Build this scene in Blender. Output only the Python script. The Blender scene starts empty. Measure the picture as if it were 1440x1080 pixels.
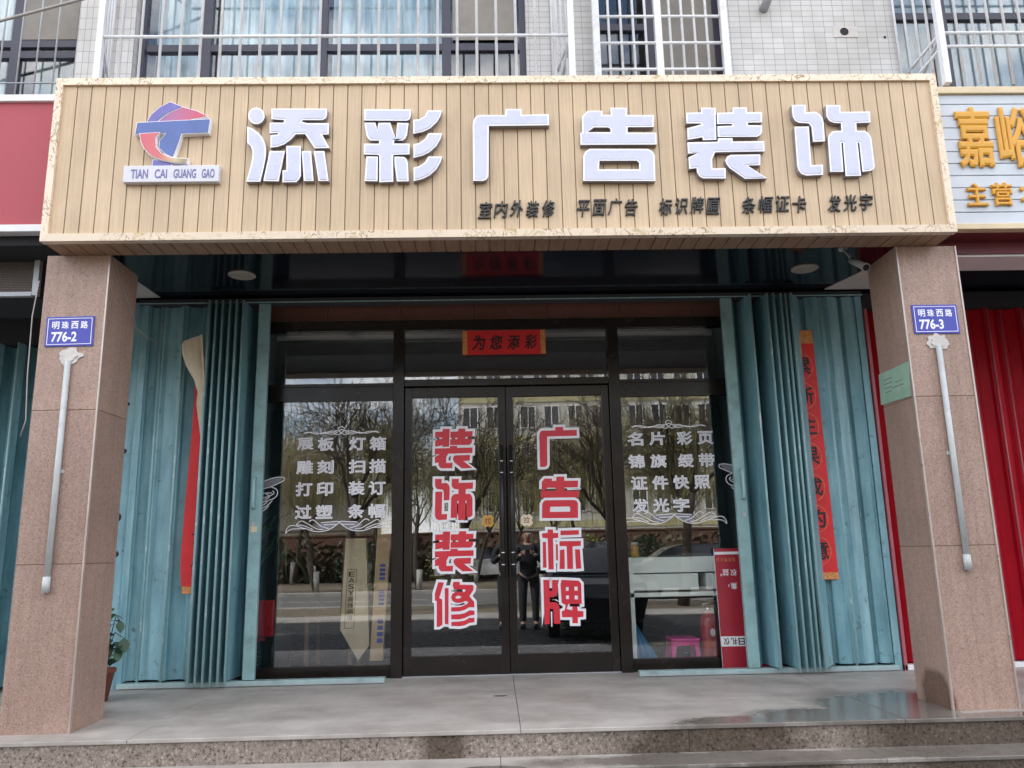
import bpy, bmesh, math, random
from mathutils import Vector, Matrix, Euler
from mathutils.geometry import tessellate_polygon

SC = bpy.context.scene
COL = SC.collection
R = math.radians

# ------------------------------------------------------------------ camera
cam = bpy.data.cameras.new('camera')
cam.sensor_width = 36.0
cam.lens = 28.02
cam.clip_start = 0.05
cam.clip_end = 2000
camo = bpy.data.objects.new('camera', cam)
COL.objects.link(camo)
rt = Vector((0.99955096, -0.02212973, -0.0202029))
up = Vector((0.01526653, -0.20405715, 0.97883993))
fw = Vector((0.02578401, 0.97870882, 0.20362768))
M = Matrix((rt, up, -fw)).transposed().to_4x4()
M.translation = Vector((0, -5.139, 1.021))
camo.matrix_world = M
SC.camera = camo

# ------------------------------------------------------------------ world, sun, exposure
SUN_EL, SUN_AZ = 46.0, -60.0        # the sun stands behind the building, well to the left
w = bpy.data.worlds.new('World'); SC.world = w; w.use_nodes = True
nt = w.node_tree; bg = nt.nodes['Background']
sky = nt.nodes.new('ShaderNodeTexSky'); sky.sky_type = 'NISHITA'; sky.sun_disc = False
sky.sun_elevation = R(SUN_EL); sky.sun_rotation = R(SUN_AZ)
sky.air_density = 1.0; sky.dust_density = 1.5; sky.ozone_density = 1.0
tc = nt.nodes.new('ShaderNodeTexCoord')
mp = nt.nodes.new('ShaderNodeMapping'); mp.inputs['Scale'].default_value = (1, 1, 2.6)
nz = nt.nodes.new('ShaderNodeTexNoise'); nz.inputs['Scale'].default_value = 3.2; nz.inputs['Detail'].default_value = 8
nz.inputs['Roughness'].default_value = 0.58
cr = nt.nodes.new('ShaderNodeValToRGB')
cr.color_ramp.elements[0].position = 0.42; cr.color_ramp.elements[0].color = (0, 0, 0, 1)
cr.color_ramp.elements[1].position = 0.60; cr.color_ramp.elements[1].color = (1, 1, 1, 1)
mx = nt.nodes.new('ShaderNodeMixRGB'); mx.inputs['Color2'].default_value = (10.5, 10.3, 10.2, 1)
nt.links.new(tc.outputs['Generated'], mp.inputs['Vector'])
nt.links.new(mp.outputs['Vector'], nz.inputs['Vector'])
nt.links.new(nz.outputs['Fac'], cr.inputs['Fac'])
nt.links.new(cr.outputs['Color'], mx.inputs['Fac'])
nt.links.new(sky.outputs['Color'], mx.inputs['Color1'])
nt.links.new(mx.outputs['Color'], bg.inputs['Color'])
bg.inputs['Strength'].default_value = 0.12

sun = bpy.data.lights.new('sun', 'SUN'); sun.energy = 3.0; sun.angle = R(0.5); sun.color = (1, 0.95, 0.87)
suno = bpy.data.objects.new('sun', sun); COL.objects.link(suno)
az = R(SUN_AZ)
sdir = Vector((math.sin(az) * math.cos(R(SUN_EL)), math.cos(az) * math.cos(R(SUN_EL)), math.sin(R(SUN_EL))))
suno.rotation_euler = sdir.to_track_quat('Z', 'Y').to_euler()

vs = SC.view_settings
vs.view_transform = 'Standard'; vs.look = 'None'; vs.gamma = 1.0; vs.use_curve_mapping = False
vs.exposure = 1.75
cy = SC.cycles
cy.max_bounces = 10; cy.transparent_max_bounces = 16; cy.glossy_bounces = 5
cy.sample_clamp_indirect = 6.0
try:
    cy.use_denoising = True
except Exception:
    pass

# ------------------------------------------------------------------ materials
MATS = {}

def new_mat(name):
    m = bpy.data.materials.new(name); m.use_nodes = True
    MATS[name] = m
    return m, m.node_tree, m.node_tree.nodes['Principled BSDF']

def ramp(nt, stops):
    r = nt.nodes.new('ShaderNodeValToRGB'); e = r.color_ramp.elements
    while len(e) < len(stops): e.new(0.5)
    for k, (p, c) in enumerate(stops):
        e[k].position = p; e[k].color = (c[0], c[1], c[2], 1)
    return r

def coords(nt, scale=(1, 1, 1), rnd=True, rot=(0, 0, 0)):
    tc = nt.nodes.new('ShaderNodeTexCoord'); mp = nt.nodes.new('ShaderNodeMapping')
    mp.inputs['Scale'].default_value = scale; mp.inputs['Rotation'].default_value = rot
    nt.links.new(tc.outputs['Object'], mp.inputs['Vector'])
    if rnd:
        oi = nt.nodes.new('ShaderNodeObjectInfo'); ml = nt.nodes.new('ShaderNodeMath'); ml.operation = 'MULTIPLY'
        ml.inputs[1].default_value = 23.0
        nt.links.new(oi.outputs['Random'], ml.inputs[0]); nt.links.new(ml.outputs[0], mp.inputs['Location'])
    return mp.outputs['Vector']

def noise(nt, vec, scale, detail=4, rough=0.55):
    n = nt.nodes.new('ShaderNodeTexNoise'); n.inputs['Scale'].default_value = scale
    n.inputs['Detail'].default_value = detail; n.inputs['Roughness'].default_value = rough
    nt.links.new(vec, n.inputs['Vector'])
    return n.outputs['Fac']

def bump(nt, p, h, strength=0.2, dist=0.01):
    b = nt.nodes.new('ShaderNodeBump'); b.inputs['Strength'].default_value = strength; b.inputs['Distance'].default_value = dist
    nt.links.new(h, b.inputs['Height']); nt.links.new(b.outputs['Normal'], p.inputs['Normal'])

def mixc(nt, f, a, b, mode='MIX'):
    m = nt.nodes.new('ShaderNodeMixRGB'); m.blend_type = mode
    for s, v in ((m.inputs['Fac'], f), (m.inputs['Color1'], a), (m.inputs['Color2'], b)):
        if hasattr(v, 'links') or hasattr(v, 'is_linked'): nt.links.new(v, s)
        elif isinstance(v, (int, float)): s.default_value = v
        else: s.default_value = (v[0], v[1], v[2], 1)
    return m.outputs['Color']

def pm(name, col, rough=0.5, metal=0.0, var=0.12, scale=6, stretch=(1, 1, 1), bmp=0.0, bscale=60, rvar=0.1, dirt=None, dscale=2.5, damt=0.5, spec=0.5):
    """painted / plain surface: mottled colour, uneven gloss, optional dirt patches and bump"""
    m, nt, p = new_mat(name)
    v = coords(nt, stretch)
    f = noise(nt, v, scale, 6, 0.6)
    lo = [c * (1 - var) for c in col]; hi = [min(1, c * (1 + var)) for c in col]
    r = ramp(nt, [(0.3, lo), (0.7, hi)]); nt.links.new(f, r.inputs['Fac'])
    c = r.outputs['Color']
    if dirt:
        f2 = noise(nt, v, dscale, 8, 0.7)
        r2 = ramp(nt, [(0.52, (0, 0, 0)), (0.72, (damt,) * 3)]); nt.links.new(f2, r2.inputs['Fac'])
        c = mixc(nt, r2.outputs['Color'], c, dirt)
    nt.links.new(c, p.inputs['Base Color'])
    mr = nt.nodes.new('ShaderNodeMapRange'); mr.inputs['To Min'].default_value = max(0, rough - rvar); mr.inputs['To Max'].default_value = min(1, rough + rvar)
    nt.links.new(f, mr.inputs['Value']); nt.links.new(mr.outputs['Result'], p.inputs['Roughness'])
    p.inputs['Metallic'].default_value = metal
    p.inputs['Specular IOR Level'].default_value = spec
    if bmp: bump(nt, p, noise(nt, v, bscale, 4), bmp)
    return m

def granite(name, base, dark, light, fine=110, rough=0.45, bmp=0.1, streak=False):
    m, nt, p = new_mat(name)
    v = coords(nt)
    f = noise(nt, v, fine, 3, 0.7)
    r = ramp(nt, [(0.33, dark), (0.46, base), (0.56, base), (0.70, light)]); nt.links.new(f, r.inputs['Fac'])
    g = noise(nt, v, 1.6, 6, 0.65)
    r2 = ramp(nt, [(0.3, (0.82, 0.80, 0.78)), (0.7, (1.08, 1.06, 1.05))]); nt.links.new(g, r2.inputs['Fac'])
    c = mixc(nt, 1.0, r.outputs['Color'], r2.outputs['Color'], 'MULTIPLY')
    if streak:      # rain streaks down the slabs and a tone of its own for each
        sv = coords(nt, (14, 14, 0.5)); s = noise(nt, sv, 2.2, 7, 0.7)
        rs = ramp(nt, [(0.30, (0.80, 0.78, 0.76)), (0.52, (1.0, 1.0, 1.0)), (0.75, (1.10, 1.09, 1.08))]); nt.links.new(s, rs.inputs['Fac'])
        c = mixc(nt, 0.8, c, rs.outputs['Color'], 'MULTIPLY')
        tc = nt.nodes.new('ShaderNodeTexCoord'); sp = nt.nodes.new('ShaderNodeSeparateXYZ'); nt.links.new(tc.outputs['Object'], sp.inputs[0])
        dv = nt.nodes.new('ShaderNodeMath'); dv.operation = 'DIVIDE'; dv.inputs[1].default_value = 0.9775; nt.links.new(sp.outputs['Z'], dv.inputs[0])
        fl = nt.nodes.new('ShaderNodeMath'); fl.operation = 'FLOOR'; nt.links.new(dv.outputs[0], fl.inputs[0])
        wn = nt.nodes.new('ShaderNodeTexWhiteNoise'); wn.noise_dimensions = '1D'; nt.links.new(fl.outputs[0], wn.inputs['W'])
        rw = ramp(nt, [(0, (0.93, 0.92, 0.92)), (1, (1.05, 1.05, 1.04))]); nt.links.new(wn.outputs['Value'], rw.inputs['Fac'])
        c = mixc(nt, 1.0, c, rw.outputs['Color'], 'MULTIPLY')
    nt.links.new(c, p.inputs['Base Color']); p.inputs['Roughness'].default_value = rough
    p.inputs['Specular IOR Level'].default_value = 0.3
    if bmp: bump(nt, p, f, bmp, 0.004)
    return m

def glass(name, tint=(0.80, 0.83, 0.81), refl=0.10, rough=0.0):
    """window pane: mirror share that grows at grazing angles, the rest passes straight through"""
    m, nt, p = new_mat(name); nt.nodes.remove(p)
    out = [n for n in nt.nodes if n.type == 'OUTPUT_MATERIAL'][0]
    t = nt.nodes.new('ShaderNodeBsdfTransparent'); t.inputs['Color'].default_value = (*tint, 1)
    g = nt.nodes.new('ShaderNodeBsdfGlossy'); g.inputs['Roughness'].default_value = rough
    g.inputs['Color'].default_value = (0.95, 0.97, 1.0, 1)
    v = coords(nt, rnd=True)
    b = nt.nodes.new('ShaderNodeBump'); b.inputs['Strength'].default_value = 0.012; b.inputs['Distance'].default_value = 0.02
    nt.links.new(noise(nt, v, 1.7, 2), b.inputs['Height']); nt.links.new(b.outputs['Normal'], g.inputs['Normal'])
    fr = nt.nodes.new('ShaderNodeFresnel')
    ge = nt.nodes.new('ShaderNodeNewGeometry'); ir = nt.nodes.new('ShaderNodeMapRange')      # same mirror share on both faces of the pane
    ir.inputs['To Min'].default_value = 1.45; ir.inputs['To Max'].default_value = 1 / 1.45
    nt.links.new(ge.outputs['Backfacing'], ir.inputs['Value']); nt.links.new(ir.outputs['Result'], fr.inputs['IOR'])
    a = nt.nodes.new('ShaderNodeMath'); a.operation = 'ADD'; a.use_clamp = True; a.inputs[1].default_value = refl
    nt.links.new(fr.outputs[0], a.inputs[0])
    x = nt.nodes.new('ShaderNodeMixShader')
    nt.links.new(a.outputs[0], x.inputs[0]); nt.links.new(t.outputs[0], x.inputs[1]); nt.links.new(g.outputs[0], x.inputs[2])
    nt.links.new(x.outputs[0], out.inputs['Surface'])
    return m

def marble(name, base, vein, vein2):
    m, nt, p = new_mat(name)
    v = coords(nt, (1, 1, 1), False)
    d = noise(nt, v, 3.0, 5, 0.6)
    wv = nt.nodes.new('ShaderNodeTexNoise'); wv.inputs['Scale'].default_value = 9; wv.inputs['Detail'].default_value = 7; wv.inputs['Distortion'].default_value = 1.6
    nt.links.new(v, wv.inputs['Vector'])
    r = ramp(nt, [(0.445, (0, 0, 0)), (0.482, (1, 1, 1)), (0.505, (0, 0, 0)), (0.52, (0.0, 0, 0))]); nt.links.new(wv.outputs['Fac'], r.inputs['Fac'])
    msk = ramp(nt, [(0.42, (0, 0, 0)), (0.55, (1, 1, 1))]); nt.links.new(d, msk.inputs['Fac'])
    fct = mixc(nt, 1.0, r.outputs['Color'], msk.outputs['Color'], 'MULTIPLY')
    c = mixc(nt, fct, base, vein)
    m2 = ramp(nt, [(0.56, (0, 0, 0)), (0.70, (0.85, 0.85, 0.85))]); nt.links.new(wv.outputs['Fac'], m2.inputs['Fac'])
    f2 = mixc(nt, 1.0, m2.outputs['Color'], msk.outputs['Color'], 'MULTIPLY')
    c = mixc(nt, f2, c, vein2)
    nt.links.new(c, p.inputs['Base Color']); p.inputs['Roughness'].default_value = 0.3
    return m

def tiles(name, bw, bh, col, grout):
    m, nt, p = new_mat(name)
    tc = nt.nodes.new('ShaderNodeTexCoord'); sp = nt.nodes.new('ShaderNodeSeparateXYZ'); cb = nt.nodes.new('ShaderNodeCombineXYZ')
    nt.links.new(tc.outputs['Object'], sp.inputs[0])
    ad = nt.nodes.new('ShaderNodeMath'); ad.operation = 'ADD'
    nt.links.new(sp.outputs['X'], ad.inputs[0]); nt.links.new(sp.outputs['Y'], ad.inputs[1])
    nt.links.new(ad.outputs[0], cb.inputs['X']); nt.links.new(sp.outputs['Z'], cb.inputs['Y'])
    b = nt.nodes.new('ShaderNodeTexBrick'); b.offset = 0.0; b.squash = 1.0
    b.inputs['Scale'].default_value = 1.0; b.inputs['Brick Width'].default_value = bw; b.inputs['Row Height'].default_value = bh
    b.inputs['Mortar Size'].default_value = 0.0017; b.inputs['Mortar Smooth'].default_value = 0.1; b.inputs['Bias'].default_value = 0.0
    b.inputs['Color1'].default_value = (*[c * 0.93 for c in col], 1); b.inputs['Color2'].default_value = (*[min(1, c * 1.05) for c in col], 1)
    b.inputs['Mortar'].default_value = (*grout, 1)
    nt.links.new(cb.outputs[0], b.inputs['Vector'])
    g = noise(nt, tc.outputs['Object'], 1.3, 7, 0.65)
    r2 = ramp(nt, [(0.35, (0.84, 0.82, 0.80)), (0.65, (1.05, 1.05, 1.06))]); nt.links.new(g, r2.inputs['Fac'])
    c = mixc(nt, 1.0, b.outputs['Color'], r2.outputs['Color'], 'MULTIPLY')
    nt.links.new(c, p.inputs['Base Color']); p.inputs['Roughness'].default_value = 0.35
    bump(nt, p, b.outputs['Fac'], -0.3, 0.002)
    return m

def emit(name, col, s):
    m, nt, p = new_mat(name)
    p.inputs['Base Color'].default_value = (*col, 1); p.inputs['Emission Color'].default_value = (*col, 1); p.inputs['Emission Strength'].default_value = s
    return m

def wood_board(name, col, groove):
    """printed aluminium board: long grain along Z, every board (0.0942 m) its own tone"""
    m, nt, p = new_mat(name)
    tc = nt.nodes.new('ShaderNodeTexCoord')
    mp = nt.nodes.new('ShaderNodeMapping'); mp.inputs['Scale'].default_value = (1, 1, 0.035)
    nt.links.new(tc.outputs['Object'], mp.inputs['Vector'])
    f = noise(nt, mp.outputs['Vector'], 85, 4, 0.6)
    sp = nt.nodes.new('ShaderNodeSeparateXYZ'); nt.links.new(tc.outputs['Object'], sp.inputs[0])
    dv = nt.nodes.new('ShaderNodeMath'); dv.operation = 'DIVIDE'; dv.inputs[1].default_value = 0.0942
    fl = nt.nodes.new('ShaderNodeMath'); fl.operation = 'FLOOR'
    wn = nt.nodes.new('ShaderNodeTexWhiteNoise'); wn.noise_dimensions = '1D'
    nt.links.new(sp.outputs['X'], dv.inputs[0]); nt.links.new(dv.outputs[0], fl.inputs[0]); nt.links.new(fl.outputs[0], wn.inputs['W'])
    r = ramp(nt, [(0.25, [c * 0.86 for c in col]), (0.75, [c * 1.10 for c in col])]); nt.links.new(f, r.inputs['Fac'])
    t = ramp(nt, [(0.0, (0.93, 0.93, 0.92)), (1.0, (1.05, 1.04, 1.03))]); nt.links.new(wn.outputs['Value'], t.inputs['Fac'])
    c = mixc(nt, 1.0, r.outputs['Color'], t.outputs['Color'], 'MULTIPLY')
    g = noise(nt, tc.outputs['Object'], 1.5, 6, 0.6)
    rg = ramp(nt, [(0.35, (0.88, 0.87, 0.85)), (0.62, (1.04, 1.04, 1.04))]); nt.links.new(g, rg.inputs['Fac'])
    c = mixc(nt, 1.0, c, rg.outputs['Color'], 'MULTIPLY')
    nt.links.new(c, p.inputs['Base Color']); p.inputs['Roughness'].default_value = 0.42
    return m

def floor_mat(name, col, dark, rough=0.55):
    m, nt, p = new_mat(name)
    v = coords(nt, rnd=False)
    sv = coords(nt, (0.25, 1.3, 1), False)
    f = noise(nt, v, 2.0, 8, 0.65); s = noise(nt, sv, 4.0, 6, 0.6); k = noise(nt, v, 220, 2, 0.6)
    r = ramp(nt, [(0.30, dark), (0.62, col)]); nt.links.new(f, r.inputs['Fac'])
    r2 = ramp(nt, [(0.3, (0.86, 0.86, 0.86)), (0.7, (1.07, 1.06, 1.05))]); nt.links.new(s, r2.inputs['Fac'])
    r3 = ramp(nt, [(0.3, (0.9, 0.9, 0.9)), (0.7, (1.06, 1.06, 1.06))]); nt.links.new(k, r3.inputs['Fac'])
    c = mixc(nt, 1.0, r.outputs['Color'], r2.outputs['Color'], 'MULTIPLY'); c = mixc(nt, 1.0, c, r3.outputs['Color'], 'MULTIPLY')
    nt.links.new(c, p.inputs['Base Color']); p.inputs['Roughness'].default_value = rough
    bump(nt, p, k, 0.08, 0.002)
    return m

def wet_mask(nt, blobs, soft=0.35):
    """spilt water: blobs (x, y, rx, ry) in metres, edges broken up by noise; 1 = soaked"""
    tc = nt.nodes.new('ShaderNodeTexCoord'); vec = tc.outputs['Object']
    n = nt.nodes.new('ShaderNodeTexNoise'); n.inputs['Scale'].default_value = 3.5; n.inputs['Detail'].default_value = 9; n.inputs['Roughness'].default_value = 0.62
    nt.links.new(vec, n.inputs['Vector'])
    best = None
    for bl in blobs:
        mp = nt.nodes.new('ShaderNodeMapping'); mp.vector_type = 'POINT'
        if len(bl) == 4: x, y, rx, ry = bl; z = 0; iz = 0
        else: x, y, z, rx, ry, rz = bl; iz = 1 / rz
        mp.inputs['Scale'].default_value = (1 / rx, 1 / ry, iz); mp.inputs['Location'].default_value = (-x / rx, -y / ry, -z * iz)
        nt.links.new(vec, mp.inputs['Vector'])
        ln = nt.nodes.new('ShaderNodeVectorMath'); ln.operation = 'LENGTH'; nt.links.new(mp.outputs['Vector'], ln.inputs[0])
        if best is None: best = ln.outputs['Value']
        else:
            mn = nt.nodes.new('ShaderNodeMath'); mn.operation = 'MINIMUM'; nt.links.new(best, mn.inputs[0]); nt.links.new(ln.outputs['Value'], mn.inputs[1]); best = mn.outputs[0]
    ad = nt.nodes.new('ShaderNodeMath'); ad.operation = 'MULTIPLY_ADD'; ad.inputs[1].default_value = 1.1
    nt.links.new(n.outputs['Fac'], ad.inputs[0]); nt.links.new(best, ad.inputs[2])
    r = ramp(nt, [(0.0, (1, 1, 1)), (1.0, (0, 0, 0))])
    mr = nt.nodes.new('ShaderNodeMapRange'); mr.inputs['From Min'].default_value = 1.50 - soft * .5; mr.inputs['From Max'].default_value = 1.50 + soft * .5
    nt.links.new(ad.outputs[0], mr.inputs['Value']); nt.links.new(mr.outputs['Result'], r.inputs['Fac'])
    return r.outputs['Color']

def soak(name, blobs, dark=(0.40, 0.385, 0.37), rough=0.12, soft=0.3):
    m = MATS[name]; nt = m.node_tree; p = nt.nodes['Principled BSDF']
    src = p.inputs['Base Color'].links[0].from_socket
    wm = wet_mask(nt, blobs, soft)
    dk = mixc(nt, wm, (1, 1, 1), dark)
    c = mixc(nt, 1.0, src, dk, 'MULTIPLY'); nt.links.new(c, p.inputs['Base Color'])
    rr = mixc(nt, wm, (p.inputs['Roughness'].default_value,) * 3, (rough,) * 3); nt.links.new(rr, p.inputs['Roughness'])

def gate_paint(name):
    m, nt, p = new_mat(name)
    v = coords(nt, (1, 1, 0.35)); v2 = coords(nt, (1, 1, 1))
    f = noise(nt, v, 5, 7, 0.62)
    r = ramp(nt, [(0.28, (0.135, 0.295, 0.352)), (0.5, (0.205, 0.395, 0.450)), (0.75, (0.290, 0.490, 0.525))]); nt.links.new(f, r.inputs['Fac'])
    d = noise(nt, v2, 14, 8, 0.72)
    rd = ramp(nt, [(0.585, (0, 0, 0)), (0.70, (0.85, 0.85, 0.85))]); nt.links.new(d, rd.inputs['Fac'])
    c = mixc(nt, rd.outputs['Color'], r.outputs['Color'], (0.075, 0.10, 0.09))
    st = coords(nt, (6, 6, 0.5)); s = noise(nt, st, 2.5, 5, 0.6)
    rs = ramp(nt, [(0.32, (0.72, 0.73, 0.72)), (0.62, (1.06, 1.06, 1.06))]); nt.links.new(s, rs.inputs['Fac'])
    c = mixc(nt, 1.0, c, rs.outputs['Color'], 'MULTIPLY')
    ru = noise(nt, coords(nt, (2.2, 2.2, 1)), 9, 8, 0.75)
    rr_ = ramp(nt, [(0.66, (0, 0, 0)), (0.70, (0.7, 0.7, 0.7))]); nt.links.new(ru, rr_.inputs['Fac'])
    c = mixc(nt, rr_.outputs['Color'], c, (0.14, 0.075, 0.045))          # rust blooms
    nt.links.new(c, p.inputs['Base Color']); p.inputs['Roughness'].default_value = 0.42
    sc_ = coords(nt, (40, 40, 1.2)); k = noise(nt, sc_, 2.0, 6, 0.75)          # thin vertical scratches
    rk = ramp(nt, [(0.66, (0, 0, 0)), (0.70, (0.55, 0.55, 0.55))]); nt.links.new(k, rk.inputs['Fac'])
    c = mixc(nt, rk.outputs['Color'], c, (0.40, 0.50, 0.50)); nt.links.new(c, p.inputs['Base Color'])
    h = noise(nt, v2, 4, 3)
    bump(nt, p, h, 0.35, 0.03)
    return m

def edge_paint(name):
    """the fold edges: the paint rubbed through to pale primer in places"""
    m, nt, p = new_mat(name)
    v = coords(nt, (3, 3, 1)); f = noise(nt, v, 7, 6, 0.7)
    r = ramp(nt, [(0.58, (0.31, 0.50, 0.515)), (0.65, (0.68, 0.75, 0.76))]); nt.links.new(f, r.inputs['Fac'])
    nt.links.new(r.outputs['Color'], p.inputs['Base Color']); p.inputs['Roughness'].default_value = 0.4
    return m

granite('pillar_granite', (0.385, 0.268, 0.218), (0.235, 0.155, 0.122), (0.54, 0.405, 0.34), 105, 0.40, 0.02, streak=True)
granite('step_granite', (0.27, 0.225, 0.19), (0.055, 0.042, 0.035), (0.54, 0.465, 0.40), 62, 0.6, 0.15)
soak('step_granite', [(1.30, -0.19, 0.62, 9), (2.85, -0.19, 0.80, 9), (4.2, -0.2, 1.4, 9), (-0.3, -0.19, 0.12, 9)], (0.40, 0.37, 0.345), 0.3, 0.6)
granite('damp_pillar_granite', (0.385, 0.268, 0.218), (0.235, 0.155, 0.122), (0.54, 0.405, 0.34), 105, 0.40, 0.02, streak=True)
soak('damp_pillar_granite', [(-0.21, -0.05, 0.02, 0.06, 0.21, 0.20)], (0.42, 0.37, 0.34), 0.25, 0.22)
granite('band_granite', (0.19, 0.088, 0.072), (0.14, 0.062, 0.052), (0.25, 0.125, 0.10), 120, 0.35, 0)
for nm_ in ('porch_stone', 'tread_stone'): floor_mat(nm_, (0.51, 0.470, 0.430), (0.30, 0.265, 0.235), 0.5)
soak('porch_stone', [(2.48, 0.16, 0.46, 0.50), (1.98, -0.04, 0.5, 0.26), (1.45, -0.14, 0.45, 0.16), (2.75, 0.30, 0.3, 0.40), (3.15, -0.16, 0.6, 0.11), (0.03, 0.90, 0.06, 0.03)], rough=0.15, soft=0.45)
soak('tread_stone', [(1.4, -0.34, 1.15, 0.16), (2.9, -0.30, 1.3, 0.20), (4.6, -0.32, 1.4, 0.2), (-0.03, -0.46, 0.2, 0.09)], rough=0.2)
floor_mat('paving', (0.42, 0.40, 0.37), (0.30, 0.28, 0.26), 0.7)
floor_mat('asphalt', (0.17, 0.165, 0.155), (0.12, 0.117, 0.11), 0.85)
floor_mat('dark_shaded_paving', (0.024, 0.025, 0.027), (0.014, 0.015, 0.017), 0.8)  # dark asphalt tone, blackened further to paint in the building's shade
floor_mat('earth', (0.21, 0.17, 0.12), (0.12, 0.10, 0.06), 0.9)
wood_board('sign_board', (0.61, 0.452, 0.292), None)
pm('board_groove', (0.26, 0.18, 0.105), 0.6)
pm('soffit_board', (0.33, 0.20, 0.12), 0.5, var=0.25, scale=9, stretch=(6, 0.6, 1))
marble('cream_marble', (0.80, 0.655, 0.50), (0.30, 0.18, 0.07), (0.50, 0.36, 0.15))
pm('letter_rim', (0.88, 0.87, 0.89), 0.35, var=0.04)
pm('letter_side', (0.30, 0.28, 0.31), 0.3, metal=0.35, var=0.2)
pm('letter_face', (0.575, 0.58, 0.725), 0.28, var=0.05, scale=3, dirt=(0.40, 0.385, 0.43), dscale=9, damt=0.25)
pm('logo_blue', (0.085, 0.135, 0.36), 0.35, var=0.15)
pm('logo_violet', (0.15, 0.135, 0.40), 0.35, var=0.15)
pm('plate_white', (0.64, 0.63, 0.68), 0.35, var=0.04)
pm('lettering_violet', (0.17, 0.155, 0.36), 0.4)
pm('black_letter', (0.022, 0.022, 0.022), 0.35, var=0.4, dirt=(0.12, 0.115, 0.10), dscale=30, damt=0.5)
tiles('wall_tile', 0.085, 0.0485, (0.60, 0.585, 0.565), (0.20, 0.195, 0.19))
tiles('pier_tile', 0.050, 0.098, (0.60, 0.58, 0.555), (0.20, 0.19, 0.18))
pm('window_frame', (0.045, 0.042, 0.065), 0.4)
glass('upper_glass', (0.97, 0.99, 0.99), 0.03)
glass('shop_glass', (0.99, 0.995, 0.99), 0.062)
pm('curtain', (0.46, 0.56, 0.61), 0.8, var=0.3, scale=5, stretch=(3, 3, 0.5))
pm('blue_curtain', (0.19, 0.26, 0.315), 0.8, var=0.15)
pm('shade_screen', (0.26, 0.235, 0.205), 0.7, var=0.15)
pm('white_steel', (0.74, 0.74, 0.755), 0.38, metal=0.0, var=0.08, dirt=(0.30, 0.24, 0.19), dscale=6, damt=0.55)
pm('grey_steel', (0.42, 0.43, 0.45), 0.4, metal=0.2, var=0.1)
pm('conduit_grey', (0.50, 0.52, 0.52), 0.45, var=0.08, dirt=(0.3, 0.27, 0.24), dscale=8, damt=0.5)
pm('plaster', (0.62, 0.575, 0.54), 0.85, var=0.1, bmp=0.5, bscale=80)
gate_paint('gate_paint'); edge_paint('gate_edge')
pm('door_frame', (0.016, 0.0115, 0.0105), 0.25, metal=0.0, var=0.3, scale=3, spec=0.35)
pm('ceiling_panel', (0.010, 0.012, 0.019), 0.10, var=0.2, spec=0.5, rvar=0.03)
pm('ceiling_board', (0.60, 0.56, 0.52), 0.7)
pm('lamp_trim', (0.44, 0.41, 0.36), 0.45)
pm('lamp_face', (0.40, 0.37, 0.31), 0.35, var=0.05)
pm('scroll_red', (0.70, 0.020, 0.024), 0.55, var=0.12, scale=10)
pm('scroll_gold', (0.62, 0.26, 0.08), 0.45, var=0.5, scale=60)
pm('scroll_back', (0.78, 0.66, 0.50), 0.7, var=0.1)
pm('ink', (0.012, 0.010, 0.010), 0.5)
pm('vinyl_red', (0.66, 0.030, 0.050), 0.4, var=0.06)
pm('vinyl_white', (0.86, 0.84, 0.88), 0.4, var=0.04)
pm('vinyl_grey', (0.24, 0.225, 0.26), 0.5, var=0.1)
pm('plate_blue', (0.055, 0.062, 0.39), 0.4, var=0.06)
pm('notice_green', (0.28, 0.44, 0.33), 0.7, var=0.12, dirt=(0.42, 0.52, 0.45), dscale=5, damt=0.6)
pm('notice_ink', (0.12, 0.16, 0.13), 0.7)
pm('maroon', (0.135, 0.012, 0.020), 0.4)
pm('red_gate', (0.38, 0.006, 0.017), 0.45, var=0.15, scale=3, dirt=(0.42, 0.07, 0.09), dscale=2, damt=0.12, spec=0.1)
pm('red_trim', (0.40, 0.10, 0.12), 0.5)
pm('pink_panel', (0.42, 0.082, 0.10), 0.45, var=0.05, scale=1.5, spec=0.25, dirt=(0.46, 0.12, 0.13), dscale=1.2, damt=0.4)
pm('white_trim', (0.78, 0.76, 0.77), 0.4, var=0.05)
pm('cream_trim', (0.66, 0.53, 0.34), 0.45, var=0.07, dirt=(0.6, 0.45, 0.3), dscale=4, damt=0.5)
pm('slat_white', (0.55, 0.585, 0.63), 0.35, var=0.05)
pm('gold_letter', (0.68, 0.335, 0.03), 0.4, var=0.08)
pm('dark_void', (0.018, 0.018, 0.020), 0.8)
pm('mesh_metal', (0.15, 0.12, 0.105), 0.5, metal=0.2)
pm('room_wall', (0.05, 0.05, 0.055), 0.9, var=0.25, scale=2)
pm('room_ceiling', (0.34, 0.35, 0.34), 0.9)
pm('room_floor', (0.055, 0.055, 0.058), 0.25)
pm('tube_light', (0.30, 0.33, 0.31), 0.4)
pm('counter_white', (0.80, 0.86, 0.80), 0.35, var=0.05)
pm('stool_pink', (0.72, 0.05, 0.30), 0.35)
pm('ext_red', (0.42, 0.014, 0.022), 0.3)
pm('black_plastic', (0.02, 0.02, 0.02), 0.4)
pm('board_red', (0.36, 0.02, 0.038), 0.4, var=0.08)
pm('cloth_blue', (0.03, 0.24, 0.44), 0.7, var=0.25, dirt=(0.36, 0.33, 0.08), dscale=5, damt=0.7)
pm('cardboard', (0.58, 0.49, 0.33), 0.8, var=0.12)
pm('cardboard_tan', (0.50, 0.36, 0.21), 0.8, var=0.12)
pm('print_blue', (0.04, 0.07, 0.32), 0.6)
pm('leaf_dark', (0.035, 0.085, 0.04), 0.5, var=0.35, scale=12)
pm('leaf_yellow', (0.30, 0.29, 0.115), 0.6, var=0.3, scale=1)
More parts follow.
